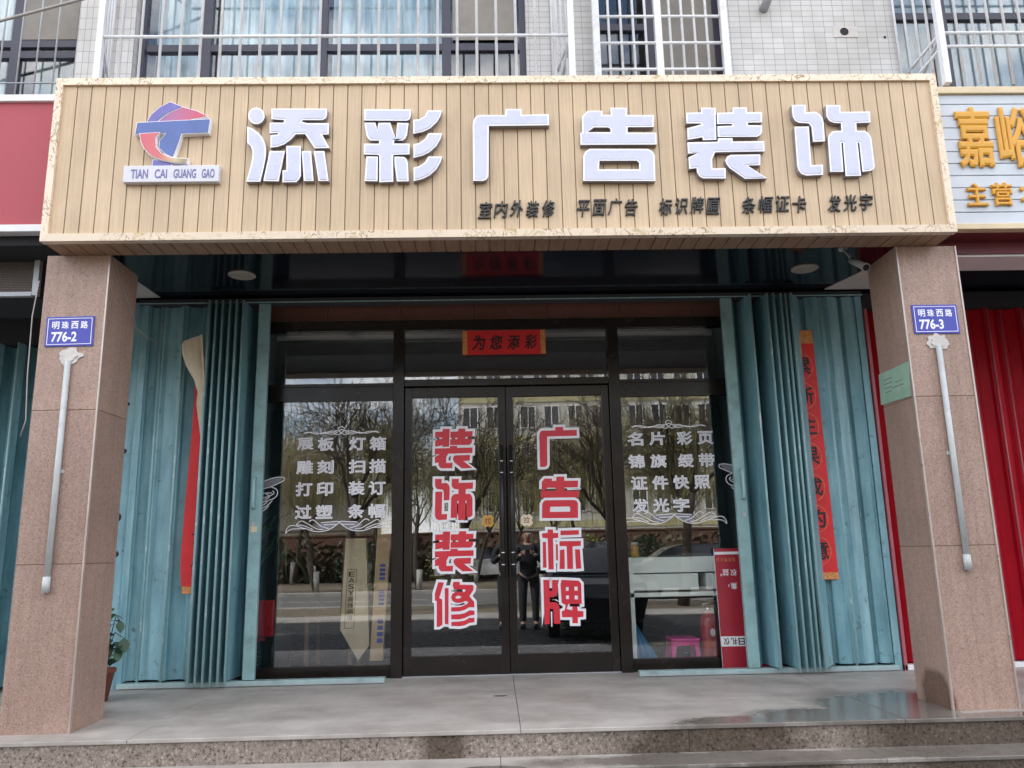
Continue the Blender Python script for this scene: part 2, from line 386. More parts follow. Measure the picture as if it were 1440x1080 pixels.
pm('leaf_olive', (0.10, 0.082, 0.045), 0.7, var=0.4, scale=1)
pm('twig', (0.085, 0.062, 0.045), 0.8, var=0.3)
pm('pale_twig', (0.26, 0.215, 0.135), 0.8, var=0.3)
pm('bark', (0.075, 0.058, 0.045), 0.9, var=0.3, bmp=0.4, bscale=25)
pm('whitewash', (0.46, 0.45, 0.42), 0.9)
pm('terracotta', (0.22, 0.07, 0.045), 0.8)
pm('chrome', (0.7, 0.7, 0.7), 0.15, metal=1.0)
pm('badge_gold', (0.55, 0.30, 0.06), 0.45, var=0.2, scale=40)
pm('badge_ink', (0.2, 0.08, 0.01), 0.5)
pm('render_cream', (0.55, 0.53, 0.47), 0.85, var=0.08)
pm('band_yellow', (0.50, 0.46, 0.26), 0.85)
pm('render_white', (0.68, 0.67, 0.63), 0.85, var=0.08)
glass('far_glass', (0.25, 0.30, 0.32), 0.30)
pm('car_navy', (0.012, 0.014, 0.022), 0.18, var=0.1, spec=0.8)
pm('car_white', (0.62, 0.63, 0.64), 0.2, var=0.05)
pm('car_glass', (0.012, 0.014, 0.016), 0.06, var=0.1, spec=0.9)
pm('tyre', (0.02, 0.02, 0.02), 0.8)
pm('rim_metal', (0.45, 0.46, 0.47), 0.3, metal=0.8)
pm('lamp_glass', (0.6, 0.6, 0.62), 0.1)
pm('lamp_red', (0.4, 0.02, 0.02), 0.2)
pm('skin', (0.46, 0.29, 0.21), 0.55)
pm('jacket', (0.020, 0.022, 0.030), 0.8, var=0.3)
pm('trousers', (0.025, 0.027, 0.035), 0.85, var=0.3)
pm('hair', (0.012, 0.010, 0.009), 0.5)
pm('render_grey', (0.20, 0.18, 0.14), 0.9, var=0.2)
pm('brown_wall', (0.16, 0.085, 0.06), 0.9, var=0.25)
pm('brown_panel', (0.115, 0.062, 0.040), 0.5)
pm('frosted', (0.30, 0.35, 0.34), 0.6)
pm('cable', (0.36, 0.33, 0.31), 0.6)
pm('cable_dark', (0.05, 0.05, 0.055), 0.6)
m, nt, p = new_mat('wet'); p.inputs['Roughness'].default_value = 0.3
v = coords(nt, rnd=False); f = noise(nt, v, 60, 3, 0.7)
r = ramp(nt, [(0.3, (0.09, 0.066, 0.055)), (0.7, (0.16, 0.122, 0.10))]); nt.links.new(f, r.inputs['Fac']); nt.links.new(r.outputs['Color'], p.inputs['Base Color'])
m, nt, p = new_mat('logo_blend'); v = coords(nt, rnd=False)
sp = nt.nodes.new('ShaderNodeSeparateXYZ'); nt.links.new(v, sp.inputs[0])
r = ramp(nt, [(0.0, (0.17, 0.12, 0.34)), (0.45, (0.42, 0.16, 0.30)), (1.0, (0.60, 0.10, 0.14))])
mr = nt.nodes.new('ShaderNodeMapRange'); mr.inputs['From Min'].default_value = -2.24; mr.inputs['From Max'].default_value = -1.90
nt.links.new(sp.outputs['X'], mr.inputs['Value']); nt.links.new(mr.outputs['Result'], r.inputs['Fac']); nt.links.new(r.outputs['Color'], p.inputs['Base Color'])
m, nt, p = new_mat('logo_flame'); v = coords(nt, rnd=False)
sp = nt.nodes.new('ShaderNodeSeparateXYZ'); nt.links.new(v, sp.inputs[0])
r = ramp(nt, [(0.0, (0.62, 0.13, 0.17)), (0.45, (0.62, 0.17, 0.16)), (0.8, (0.62, 0.47, 0.28)), (1.0, (0.36, 0.29, 0.17))])
mr = nt.nodes.new('ShaderNodeMapRange'); mr.inputs['From Min'].default_value = -2.27; mr.inputs['From Max'].default_value = -1.99
nt.links.new(sp.outputs['X'], mr.inputs['Value']); nt.links.new(mr.outputs['Result'], r.inputs['Fac']); nt.links.new(r.outputs['Color'], p.inputs['Base Color'])

# ------------------------------------------------------------------ mesh building
class MB:
    def __init__(self): self.v = []; self.f = []; self.m = []; self.s = []
    def add(self, vs, fs, mi=0, smooth=False):
        o = len(self.v); self.v += [tuple(p) for p in vs]
        for f in fs: self.f.append([o + i for i in f]); self.m.append(mi); self.s.append(smooth)
    def box(self, x0, x1, y0, y1, z0, z1, mi=0, b=0.0):
        if b <= 0:
            self.add([(x0,y0,z0),(x1,y0,z0),(x1,y1,z0),(x0,y1,z0),(x0,y0,z1),(x1,y0,z1),(x1,y1,z1),(x0,y1,z1)],
                     [(0,3,2,1),(4,5,6,7),(0,1,5,4),(1,2,6,5),(2,3,7,6),(3,0,4,7)], mi)
            return
        bm = bmesh.new(); bmesh.ops.create_cube(bm, size=1)
        for v in bm.verts:
            v.co = Vector((x0 + (v.co.x + .5) * (x1 - x0), y0 + (v.co.y + .5) * (y1 - y0), z0 + (v.co.z + .5) * (z1 - z0)))
        bmesh.ops.bevel(bm, geom=list(bm.edges), offset=b, segments=2, affect='EDGES', profile=0.5)
        self.bm(bm, mi); bm.free()
    def bm(self, bm, mi=0, smooth=False, mat=None):
        bm.verts.index_update()
        self.add([(mat @ v.co if mat else v.co) for v in bm.verts], [[v.index for v in f.verts] for f in bm.faces], mi, smooth)
    def tube(self, pts, r, n=8, mi=0, cap=True, smooth=True):
        pts = [Vector(p) for p in pts]; rs = r if isinstance(r, (list, tuple)) else [r] * len(pts)
        o = len(self.v); prev = None
        for i, p in enumerate(pts):
            d = (pts[min(i + 1, len(pts) - 1)] - pts[max(i - 1, 0)]).normalized()
            a = prev if prev is not None else (Vector((0, 0, 1)) if abs(d.z) < 0.9 else Vector((1, 0, 0)))
            u = (a - d * a.dot(d)); u = u.normalized() if u.length > 1e-6 else d.orthogonal().normalized()
            w = d.cross(u); prev = u
            for k in range(n):
                t = 2 * math.pi * k / n
                self.v.append(tuple(p + (u * math.cos(t) + w * math.sin(t)) * rs[i]))
        for i in range(len(pts) - 1):
            for k in range(n):
                a = o + i * n + k; b = o + i * n + (k + 1) % n
                self.f.append([a, b, b + n, a + n]); self.m.append(mi); self.s.append(smooth)
        if cap:
            self.f.append([o + k for k in range(n)][::-1]); self.m.append(mi); self.s.append(False)
            e = o + (len(pts) - 1) * n
            self.f.append([e + k for k in range(n)]); self.m.append(mi); self.s.append(False)
    def lathe(self, cx, cy, prof, n=20, mi=0, smooth=True):
        o = len(self.v)
        for r, z in prof:
            for k in range(n):
                t = 2 * math.pi * k / n; self.v.append((cx + r * math.cos(t), cy + r * math.sin(t), z))
        for i in range(len(prof) - 1):
            for k in range(n):
                a = o + i * n + k; b = o + i * n + (k + 1) % n
                self.f.append([a, b, b + n, a + n]); self.m.append(mi); self.s.append(smooth)
        self.f.append([o + k for k in range(n)][::-1]); self.m.append(mi); self.s.append(False)
        e = o + (len(prof) - 1) * n
        self.f.append([e + k for k in range(n)]); self.m.append(mi); self.s.append(False)
    def prism(self, rings, y0, y1, mi=0, ms=None, xf=None, back=True):
        """rings in (x,z), outer first then holes; front face at y0 (towards the street), back at y1"""
        ms = mi if ms is None else ms
        def area(r): return sum(r[i][0] * r[(i + 1) % len(r)][1] - r[(i + 1) % len(r)][0] * r[i][1] for i in range(len(r))) / 2
        rr = []
        for k, r in enumerate(rings):
            r = list(r)
            if (area(r) > 0) != (k == 0): r.reverse()
            rr.append(r)
        tris = tessellate_polygon([[Vector((x, z, 0)) for x, z in r] for r in rr])
        flat = [p for r in rr for p in r]; n = len(flat)
        P = xf or (lambda x, y, z: (x, y, z))
        V = [P(x, y0, z) for x, z in flat] + [P(x, y1, z) for x, z in flat]
        F1 = []
        for t in tris:
            a, b, c = [flat[i] for i in t]
            ar = (b[0] - a[0]) * (c[1] - a[1]) - (c[0] - a[0]) * (b[1] - a[1])
            F1.append(tuple(t) if ar > 0 else tuple(reversed(t)))
        self.add(V, F1, mi)
        o = len(self.v) - 2 * n
        if back:
            for t in F1: self.f.append([o + n + i for i in reversed(t)]); self.m.append(ms); self.s.append(False)
        s = 0
        for r in rr:
            L = len(r)
            for i in range(L):
                a = o + s + i; b = o + s + (i + 1) % L
                self.f.append([b, a, a + n, b + n]); self.m.append(ms); self.s.append(False)
            s += L
    def ribbon(self, pts, wd, y0, y1, mi=0, closed=False):
        """flat stroke of a given width following a polyline in the (x,z) plane"""
        n = len(pts); L = []; Rr = []
        for i in range(n):
            a = pts[(i - 1) % n] if closed or i > 0 else pts[i]; b = pts[(i + 1) % n] if closed or i < n - 1 else pts[i]
            dx, dz = b[0] - a[0], b[1] - a[1]; l = math.hypot(dx, dz) or 1
            L.append((pts[i][0] - dz / l * wd / 2, pts[i][1] + dx / l * wd / 2)); Rr.append((pts[i][0] + dz / l * wd / 2, pts[i][1] - dx / l * wd / 2))
        V = [(x, y0, z) for x, z in L] + [(x, y0, z) for x, z in Rr] + [(x, y1, z) for x, z in L] + [(x, y1, z) for x, z in Rr]
        F = []
        for i in range(n if closed else n - 1):
            j = (i + 1) % n
            F += [(n + i, n + j, j, i), (2 * n + i, 2 * n + j, 3 * n + j, 3 * n + i), (i, j, 2 * n + j, 2 * n + i), (n + j, n + i, 3 * n + i, 3 * n + j)]
        self.add(V, F, mi)
    def build(self, name, mats, parent=None):
        me = bpy.data.meshes.new(name)
        off = wloc(parent) if parent is not None else Vector((0, 0, 0))
        me.from_pydata([(x - off.x, y - off.y, z - off.z) for x, y, z in self.v], [], self.f)
        for mname in (mats if isinstance(mats, (list, tuple)) else [mats]): me.materials.append(MATS[mname])
        me.polygons.foreach_set('material_index', self.m); me.polygons.foreach_set('use_smooth', self.s)
        me.update()
        o = bpy.data.objects.new(name, me); COL.objects.link(o)
        if parent is not None: o.parent = parent
        return o

def wloc(o):
    v = Vector((0, 0, 0))
    while o is not None: v += o.location; o = o.parent
    return v

def tag(o, label=None, cat=None, group=None, kind=None):
    if label: o['label'] = label
    if cat: o['category'] = cat
    if group: o['group'] = group
    if kind: o['kind'] = kind
    return o

def thing(name, loc, label, cat, group=None, rz=0):
    o = bpy.data.objects.new(name, None); COL.objects.link(o); o.location = loc; o.rotation_euler.z = rz
    o.empty_display_size = 0.2
    return tag(o, label, cat, group)

def kids(o): return [c for c in bpy.data.objects if c.parent == o]

def copy_tree(o, parent=None):
    c = o.copy(); COL.objects.link(c)
    if parent is not None: c.parent = parent
    for ch in list(o.children): copy_tree(ch, c)
    return c

def offset(r, d):
    """grow (d>0) or shrink a ring of points given in either order"""
    A = sum(r[i][0] * r[(i + 1) % len(r)][1] - r[(i + 1) % len(r)][0] * r[i][1] for i in range(len(r)))
    sg = 1 if A > 0 else -1
    out = []; n = len(r)
    for i in range(n):
        p0, p1, p2 = r[i - 1], r[i], r[(i + 1) % n]
        d1 = Vector((p1[0] - p0[0], p1[1] - p0[1])); d2 = Vector((p2[0] - p1[0], p2[1] - p1[1]))
        if d1.length < 1e-9 or d2.length < 1e-9: out.append(p1); continue
        d1.normalize(); d2.normalize()
        n1 = Vector((d1.y, -d1.x)) * sg; n2 = Vector((d2.y, -d2.x)) * sg
        b = n1 + n2
        if b.length < 0.3: b = n1
        else: b = b / max(0.35, (1 + n1.dot(n2)))
        if b.length > 1.9: b = b.normalized() * 1.9
        out.append((p1[0] + b.x * d, p1[1] + b.y * d))
    return out

# text: the built-in typeface, turned into real mesh
_T = {}
def glyph_mesh(ch, bold, mode='fill', ext=0.0):
    key = (ch, bold, mode, ext)
    if key in _T: return _T[key]
    c = bpy.data.curves.new('t', 'FONT'); c.body = ch; c.resolution_u = 3
    if mode == 'line': c.fill_mode = 'NONE'
    c.bevel_depth = bold; c.bevel_resolution = 0; c.extrude = ext
    o = bpy.data.objects.new('t', c); COL.objects.link(o)
    dg = bpy.context.evaluated_depsgraph_get()
    me = bpy.data.meshes.new_from_object(o.evaluated_get(dg))
    V = [v.co.copy() for v in me.vertices]; F = [list(p.vertices) for p in me.polygons]
    bpy.data.objects.remove(o); bpy.data.curves.remove(c); bpy.data.meshes.remove(me)
    _T[key] = (V, F); return _T[key]

def text(mb, body, rect, y, depth=0.002, bold=0.0, mi=0, mode='fill', shear=0.0, xf=None, flip=False):
    """fits the text into rect (x0,z0,x1,z1) on the plane y, standing out towards the street by depth"""
    V, F = glyph_mesh(body, bold, mode, 0.02)
    x0 = min(v.x for v in V); x1 = max(v.x for v in V); y0 = min(v.y for v in V); y1 = max(v.y for v in V)
    z0 = min(v.z for v in V); z1 = max(v.z for v in V)
    sx = (rect[2] - rect[0]) / (x1 - x0); sz = (rect[3] - rect[1]) / (y1 - y0); sd = depth / max(1e-6, z1 - z0)
    out = []
    for v in V:
        a = (v.x - x0) * sx; b = (v.y - y0) * sz
        a += shear * b
        if flip: a = rect[2] - rect[0] - a; b = rect[3] - rect[1] - b
        q = (rect[0] + a, y - (v.z - z0) * sd, rect[1] + b)
        out.append(xf(*q) if xf else q)
    mb.add(out, F, mi)

# outlines of the sign characters: strokes in millimetres from the lower left corner
GLYPHS = {
  'tian': ((-1.591,3.399,-1.043,3.937), [
   [[(112,477),(112,463),(108,451),(102,439),(94,430),(84,423),(72,418),(60,417),(48,418),(36,423),(26,430),(17,440),(10,451),(5,464),(3,478),(4,491),(7,504),(13,515),(21,525),(31,532),(43,537),(55,538),(67,536),(79,532),(90,524),(99,515),(106,503),(110,490)]],
   [[(0,400),(34,387),(74,356),(104,322),(124,278),(133,235),(132,174),(122,101),(104,5),(12,6),(28,78),(39,138),(45,193),(42,230),(28,261),(6,282)]],
   [[(154,530),(525,527),(524,480),(516,455),(494,443),(365,444),(358,433),(393,422),(540,421),(539,340),(497,337),(547,241),(449,239),(384,343),(322,342),(295,308),(252,270),(208,253),(160,246),(156,337),(204,341),(204,352),(150,349),(147,427),(240,427),(242,445),(159,452)]],
   [[(156,223),(256,222),(223,7),(123,11)]],
   [[(263,259),(359,258),(366,45),(355,20),(337,0),(248,0),(245,85),(270,85)]],
   [[(365,221),(427,221),(450,8),(386,8)]],
   [[(444,220),(514,220),(548,7),(481,7)]],
  ]),
  'cai': ((-0.822,3.393,-0.302,3.920), [
   [[(1,527),(314,523),(312,476),(304,451),(287,440),(0,444)]],
   [[(3,428),(77,428),(91,371),(97,426),(176,427),(213,308),(222,426),(297,423),(287,333),(276,311),(259,297),(203,296),(203,276),(305,274),(305,197),(199,194),(197,182),(200,3),(108,0),(106,183),(100,195),(4,199),(3,276),(102,275),(104,297),(45,299),(28,316),(19,335)]],
   [[(21,184),(97,183),(97,7),(12,10)]],
   [[(205,182),(269,179),(286,163),(294,135),(301,5),(223,5),(207,124)]],
   [[(328,448),(366,450),(406,475),(423,516),(520,515),(509,474),(486,431),(440,384),(395,360),(327,345)]],
   [[(330,270),(356,275),(378,285),(407,310),(429,349),(520,348),(509,306),(480,254),(435,211),(390,187),(331,172)]],
   [[(331,103),(356,108),(379,118),(407,142),(429,181),(520,180),(508,138),(480,87),(435,45),(390,21),(332,6)]],
  ]),
  'guang': ((-0.099,3.396,0.412,3.915), [
   [[(41,476),(218,475),(222,519),(328,518),(330,475),(511,478),(511,397),(108,395),(101,67),(99,30),(86,9),(63,0),(0,1),(0,401),(6,438),(21,463)]],
  ]),
  'gao': ((0.617,3.385,1.128,3.919), [
   [[(16,469),(50,507),(61,513),(156,512),(155,482),(210,482),(212,534),(322,533),(319,480),(504,478),(496,390),(321,390),(319,351),(511,349),(509,262),(0,264),(0,350),(13,353)],[(49,355),(94,390),(191,389),(205,377),(204,354)]],
   [[(14,182),(30,216),(59,235),(447,231),(475,216),(491,185),(486,0),(7,5)],[(121,148),(369,147),(384,130),(381,84),(116,86)]],
  ]),
  'zhuang': ((1.332,3.395,1.854,3.915), [
   [[(5,483),(107,485),(109,520),(208,519),(197,283),(107,281),(103,302),(4,285),(6,369),(104,397),(98,404),(3,404)]],
   [[(215,481),(319,484),(325,520),(421,520),(421,484),(522,485),(516,409),(420,407),(419,389),(514,387),(511,343),(500,318),(473,303),(208,304),(211,383),(311,386),(312,398),(210,399)]],
   [[(209,295),(307,295),(307,270),(519,271),(516,196),(184,193),(158,143),(156,76),(245,78),(239,4),(88,6),(64,21),(51,49),(50,80),(1,74),(1,157),(66,188),(0,184),(0,266),(204,269)]],
   [[(283,173),(485,175),(478,97),(392,95),(516,2),(367,0),(270,78),(250,109),(246,133),(260,161)]],
  ]),
  'shi': ((2.057,3.408,2.592,3.932), [
   [[(3,523),(101,524),(96,468),(163,471),(191,451),(205,423),(209,397),(204,253),(123,250),(123,360),(108,385),(39,391),(17,405),(2,437)]],
   [[(7,362),(106,363),(96,81),(174,84),(168,11),(54,6),(24,18),(6,43),(0,74)]],
   [[(237,521),(337,520),(333,469),(535,471),(530,389),(432,386),(429,329),(481,329),(508,310),(522,275),(522,69),(514,51),(489,36),(434,30),(436,241),(425,241),(422,2),(318,0),(325,242),(315,242),(307,31),(218,32),(225,271),(233,296),(259,324),(289,330),(324,330),(327,385),(278,389),(250,403),(233,435)]],
  ]),
  'xiu': ((-0.512,0.424,-0.183,0.734), [
   [[(29,310),(78,307),(38,199),(62,190),(64,14),(37,0),(15,0),(15,178),(0,181),(0,231)]],
   [[(82,268),(116,267),(113,15),(82,18)]],
   [[(154,310),(208,309),(209,289),(315,285),(326,271),(319,245),(288,207),(327,167),(329,128),(283,129),(247,111),(202,103),(135,103),(135,133),(211,135),(256,149),(278,164),(256,173),(216,161),(176,162),(145,176),(134,202),(143,223),(167,240),(203,241),(243,236),(257,248),(248,254),(158,258),(147,284)],[(171,201),(185,211),(203,211),(221,202),(203,194),(180,192)]],
   [[(135,83),(202,84),(247,91),(287,110),(329,107),(329,77),(286,71),(246,55),(202,47),(135,49)]],
   [[(135,32),(202,35),(246,40),(286,58),(329,57),(326,25),(286,22),(246,6),(201,0),(135,4)]],
  ]),
  'biao': ((0.417,0.873,0.751,1.180), [
   [[(0,277),(49,281),(50,307),(99,306),(98,280),(142,279),(141,240),(96,236),(94,0),(48,1),(48,237),(2,243)]],
   [[(5,212),(34,212),(33,14),(2,15)]],
   [[(117,193),(135,192),(133,67),(115,68)]],
   [[(160,296),(320,297),(319,261),(159,259)]],
   [[(149,215),(334,214),(333,175),(262,172),(259,1),(208,2),(209,174),(148,177)]],
   [[(151,149),(191,152),(188,2),(142,3)]],
   [[(279,151),(323,150),(329,3),(282,0)]],
  ]),
  'pai': ((0.419,0.420,0.756,0.730), [
   [[(0,310),(54,309),(52,233),(74,232),(77,308),(126,307),(124,223),(110,198),(88,186),(53,187),(52,153),(104,152),(130,135),(137,97),(138,1),(80,2),(79,102),(50,107),(47,0),(1,0)]],
   [[(157,307),(305,299),(326,278),(325,135),(212,137),(194,104),(241,94),(242,121),(286,120),(289,89),(337,86),(335,46),(287,43),(286,2),(238,3),(239,44),(153,46),(150,88),(176,96),(186,129),(152,147),(147,273)],[(195,255),(216,255),(215,229),(194,230)],[(267,257),(293,256),(292,229),(266,230)],[(194,196),(216,196),(215,172),(193,173)],[(267,194),(293,193),(292,169),(266,169)]],
  ]),
}

# ================================================================== SETTING
def structure(mb, name, mats): return tag(mb.build(name, mats), kind='structure')

b = MB()
ps = [-9, -7.1, -4.6, -2.12, 0.14, 2.4, 4.9, 9]
for i in range(len(ps) - 1): b.box(ps[i] + 0.0015, ps[i + 1] - 0.0015, -0.205, 1.93, -0.024, 0.0, 0, 0.004)
structure(b, 'porch_floor', 'porch_stone')
b = MB()
xs = [-9, -6.9, -4.9, -2.93, -0.9, 1.12, 3.2, 5.2, 9]
for i in range(len(xs) - 1): b.box(xs[i] + 0.0015, xs[i + 1] - 0.0015, -0.192, 0.3, -0.30, -0.0245, 0)
structure(b, 'step_riser', 'step_granite')
b = MB(); xs2 = [-9, -4.1, -2.2, 0.02, 2.15, 4.2, 9]
for i in range(len(xs2) - 1): b.box(xs2[i] + 0.0015, xs2[i + 1] - 0.0015, -0.46, -0.194, -0.172, -0.15, 0, 0.004)
structure(b, 'lower_step', 'tread_stone')
b = MB(); b.box(-9, 9, -0.45, -0.20, -0.5, -0.1725); structure(b, 'lower_step_riser', 'step_granite')
# ground as one sheet to the horizon, sheets of paving and road above it
b = MB(); b.box(-900, 900, -900, 900, -1.2, -0.372); structure(b, 'ground', 'earth')
b = MB(); b.box(-80, 80, -7.8, -0.452, -0.6, -0.33); structure(b, 'pavement', 'dark_shaded_paving')
b = MB(); b.box(-80, 80, -9.0, -7.801, -0.6, -0.30, 0, 0.02); structure(b, 'kerb', 'paving')
b = MB(); b.box(-80, 80, -12.0, -9.001, -0.6, -0.335); structure(b, 'planting_strip', 'earth')
b = MB(); b.box(-80, 80, -12.25, -12.001, -0.6, -0.30, 0, 0.02); structure(b, 'kerb', 'paving')
b = MB(); b.box(-80, 80, -18.6, -12.251, -0.7, -0.364); structure(b, 'road', 'asphalt')
b = MB()
for i in range(20): b.box(-78 + i * 8, -74 + i * 8, -15.5, -15.36, -0.3639, -0.3600)
structure(b, 'road_marking', 'whitewash')
b = MB(); b.box(-80, 80, -18.85, -18.601, -0.7, -0.25, 0, 0.02); structure(b, 'kerb', 'paving')

# wet trail and puddle on the porch
def flat_patch(name, pts, z, mat, t=0.004):
    b = MB(); b.prism([pts], -z - t, -z + 0.001, 0, xf=lambda x, y, zz: (x, zz, -y)); return structure(b, name, mat)
random.seed(4)
def wobble(pts, a=0.018, n=4):
    out = []
    for i in range(len(pts)):
        p, q = pts[i], pts[(i + 1) % len(pts)]
        for k in range(n):
            t = k / n; out.append((p[0] + (q[0] - p[0]) * t + random.uniform(-a, a), p[1] + (q[1] - p[1]) * t + random.uniform(-a, a)))
    return out
# ================================================================== THE BUILDING
bld = thing('apartment_building', (0, 0.5, 0), 'pale tiled apartment building with barred upper windows above the beige shop sign', 'building')
WF, WB = 0.5, 0.75
b = MB()
wall_cols = [(-3.205, -2.765, 1)]
b.box(-14, 14, WF, WB, 3.26, 4.3)
b.box(-14, 14, WF, WB, 6.5, 12.0)  # unseen upper storeys, height chosen to block the sun from the street
for x0, x1, mi in [(-14, -6.6, 0), (-3.205, -2.765, 1), (0.317, 0.873, 0), (1.898, 3.289, 0), (6.6, 14, 0)]:
    b.box(x0, x1, WF, WB, 4.3, 6.5, mi)
b.build('wall', ['wall_tile', 'pier_tile'], bld)
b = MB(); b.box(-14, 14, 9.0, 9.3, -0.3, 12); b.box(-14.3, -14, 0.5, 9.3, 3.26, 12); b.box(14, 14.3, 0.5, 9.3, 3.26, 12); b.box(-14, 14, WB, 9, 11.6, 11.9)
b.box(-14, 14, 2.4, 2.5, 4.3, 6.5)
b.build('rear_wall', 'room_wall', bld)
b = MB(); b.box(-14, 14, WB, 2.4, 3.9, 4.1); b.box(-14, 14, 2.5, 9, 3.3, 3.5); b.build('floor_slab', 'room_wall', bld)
# drain stub and the drilled hole
b = MB(); b.tube([(2.243, 0.50, 5.255), (2.243, 0.42, 5.26), (2.25, 0.36, 5.30), (2.30, 0.34, 5.5)], 0.036, 14); b.build('drain_pipe', 'grey_steel', bld)
b = MB(); b.box(2.79, 2.985, 0.494, 0.4998, 4.995, 5.09); pt = b.build('mortar_patch', 'plaster', bld)
b = MB(); b.tube([(2.878, 0.4925, 5.045), (2.878, 0.4938, 5.045)], 0.035, 14); b.build('drilled_hole', 'dark_void', pt)
b = MB(); b.tube([(3.205, 0.497, 4.995), (3.205, 0.4995, 4.995)], 0.012, 8); b.build('drilled_hole', 'dark_void', bld)

def window(x0, x1, z0, z1, mull, rails, panes, curtain=None, screens=(), fy=0.58, cloth='curtain'):
    b = MB(); t = 0.035
    b.box(x0, x0 + 0.05, fy, fy + .07, z0, z1); b.box(x1 - 0.05, x1, fy, fy + .07, z0, z1)
    b.box(x0 + .05, x1 - .05, fy, fy + .07, z0, z0 + 0.06); b.box(x0 + .05, x1 - .05, fy, fy + .07, z1 - 0.06, z1)
    for m_ in mull: b.box(m_ - t, m_ + t, fy + .003, fy + .067, z0 + .06, z1 - .06)
    for (a, c, z) in rails: b.box(a, c, fy + .006, fy + .064, z - 0.03, z + 0.03)
    w_ = b.build('window', 'window_frame', bld)
    e = [x0] + list(mull) + [x1]
    for i in range(len(e) - 1):
        b = MB(); b.box(e[i] + .03, e[i + 1] - .03, fy + .03, fy + .036, z0 + .05, z1 - .05); b.build('pane', 'upper_glass', w_)
    for (a, c, za, zb) in screens:
        b = MB(); b.box(a, c, fy + .010, fy + .016, za, zb); s = b.build('insect_screen', 'shade_screen', w_)
    if curtain:
        for (a, c) in curtain:
            b = MB(); n = int((c - a) / 0.012); V = []
            for i in range(n + 1):
                x = a + (c - a) * i / n
                y = fy + .20 + 0.028 * math.sin(x * 42 + 1.5 * math.sin(x * 7)) + 0.018 * math.sin(x * 97 + 2)
                V += [(x, y, z0 + .04), (x, y, z1 - .04)]
            b.add(V, [(2 * i, 2 * i + 2, 2 * i + 3, 2 * i + 1) for i in range(n)], 0, True)
            V2 = [(x, y + .004, z) for x, y, z in V]; b.add(V2, [(2 * i + 1, 2 * i + 3, 2 * i + 2, 2 * i) for i in range(n)], 0, True)
            b.build('curtain', cloth, w_)
    return w_
window(-2.765, 0.317, 4.3, 6.5, [-2.23, -1.31, -0.32], [(-2.7, 0.27, 4.985)], 4, [(-2.70, -2.30), (-2.18, -1.36), (-1.27, -0.37)],
       [(-0.27, 0.25, 5.05, 6.4)])
window(-6.6, -3.205, 4.3, 6.5, [-5.2, -3.73], [(-6.5, -3.25, 5.03), (-6.5, -3.25, 4.935)], 3, [(-6.5, -3.78), (-3.69, -3.26)], [(-3.69, -3.255, 5.07, 6.4)])
window(0.873, 1.898, 4.3, 6.5, [1.34], [(0.92, 1.30, 5.16)], 2, None, [(1.38, 1.85, 4.4, 6.4)])
window(3.289, 6.6, 4.3, 6.5, [3.75, 4.9], [(3.3, 6.5, 5.25)], 3, [(3.34, 3.72), (3.78, 4.87), (4.93, 6.5)], cloth='blue_curtain')

# security grilles bolted over the windows
def bar(b, p, q, r=0.011, n=6): b.tube([p, q], r, n, 0)
def grille(label, fxl, fxr, bxl, bxr, fy, z0, z1, bars, rails, posts, side=True, rails_side=(), pr=0.022, br=0.0105):
    t = thing('window_grille', ((fxl + fxr) / 2, 0.5, z0), label, 'window grille', None)
    def one(name, p, q, r, mat='white_steel'):
        b = MB(); b.tube([p, q], r, 6); b.build(name, mat, t)
    for x in [fxl, fxr] + list(posts):
        b = MB(); b.box(x - pr, x + pr, fy - pr, fy + pr, z0, z1); b.build('post', 'white_steel', t)
    for x in bars: one('bar', (x, fy, z0), (x, fy, z1), br)
    for z in rails:
        one('rail', (fxl, fy - .004, z), (fxr, fy - .004, z), 0.013)
        if side:
            one('side_rail', (fxl, fy, z), (bxl, 0.498, z), 0.012); one('side_rail', (fxr, fy, z), (bxr, 0.498, z), 0.012)
    if side:
        n = 4
        for k in range(1, n + 1):
            u = k / (n + 0.0) * 0.97
            for (fx, bx) in ((fxl, bxl), (fxr, bxr)):
                x = fx + (bx - fx) * u; y = fy + (0.495 - fy) * u
                one('bar', (x, y, z0), (x, y, z1), 0.0105)
        for (fx, bx) in ((fxl, bxl), (fxr, bxr)):
            for zz in rails[:1]:
                one('strut', (fx, fy, zz - .01), (bx, 0.497, zz - 0.30), 0.012, 'grey_steel')
    return t
grille('wide white steel cage grille over the curtained window, longest of the barred cages', -2.701, 0.604, -2.93, 0.52, -0.1, 4.2, 6.6,
       [-2.56 + 0.1385 * i for i in range(23) if i != 0 or True], [4.597, 5.9], [])
grille('small white steel grille in two sections over the narrow window', 0.845, 1.84, 0.87, 1.90, 0.30, 4.3, 6.4,
       [0.945, 1.04, 1.135, 1.23, 1.42, 1.515, 1.61, 1.705], [4.585, 4.81, 5.04, 5.9], [1.325], True, pr=0.026)
grille('white steel cage grille with double rails above the cream neighbouring sign', 3.271, 6.7, 3.289, 6.7, -0.1, 4.2, 6.6,
       [3.40 + 0.117 * i for i in range(28)], [4.602, 4.493, 5.9], [])
t = thing('window_grille', (-4.9, 0.5, 4.3), 'thin flat grey bars across the left window beside the pink sign', 'window grille')
for i in range(22):
    b = MB(); bar(b, (-3.335 - 0.138 * i, 0.46, 4.25), (-3.335 - 0.138 * i, 0.46, 6.5), 0.007, 5); b.build('bar', 'grey_steel', t)
for z in (4.60, 5.6):
    b = MB(); b.tube([(-6.5, 0.455, z), (-3.23, 0.455, z)], 0.007, 5); b.build('rail', 'grey_steel', t)
b = MB(); b.tube([(-4.6, 0.30, 4.76), (-3.7, 0.30, 5.02), (-3.05, 0.3, 5.22), (-2.3, 0.32, 5.55)], 0.012, 6)
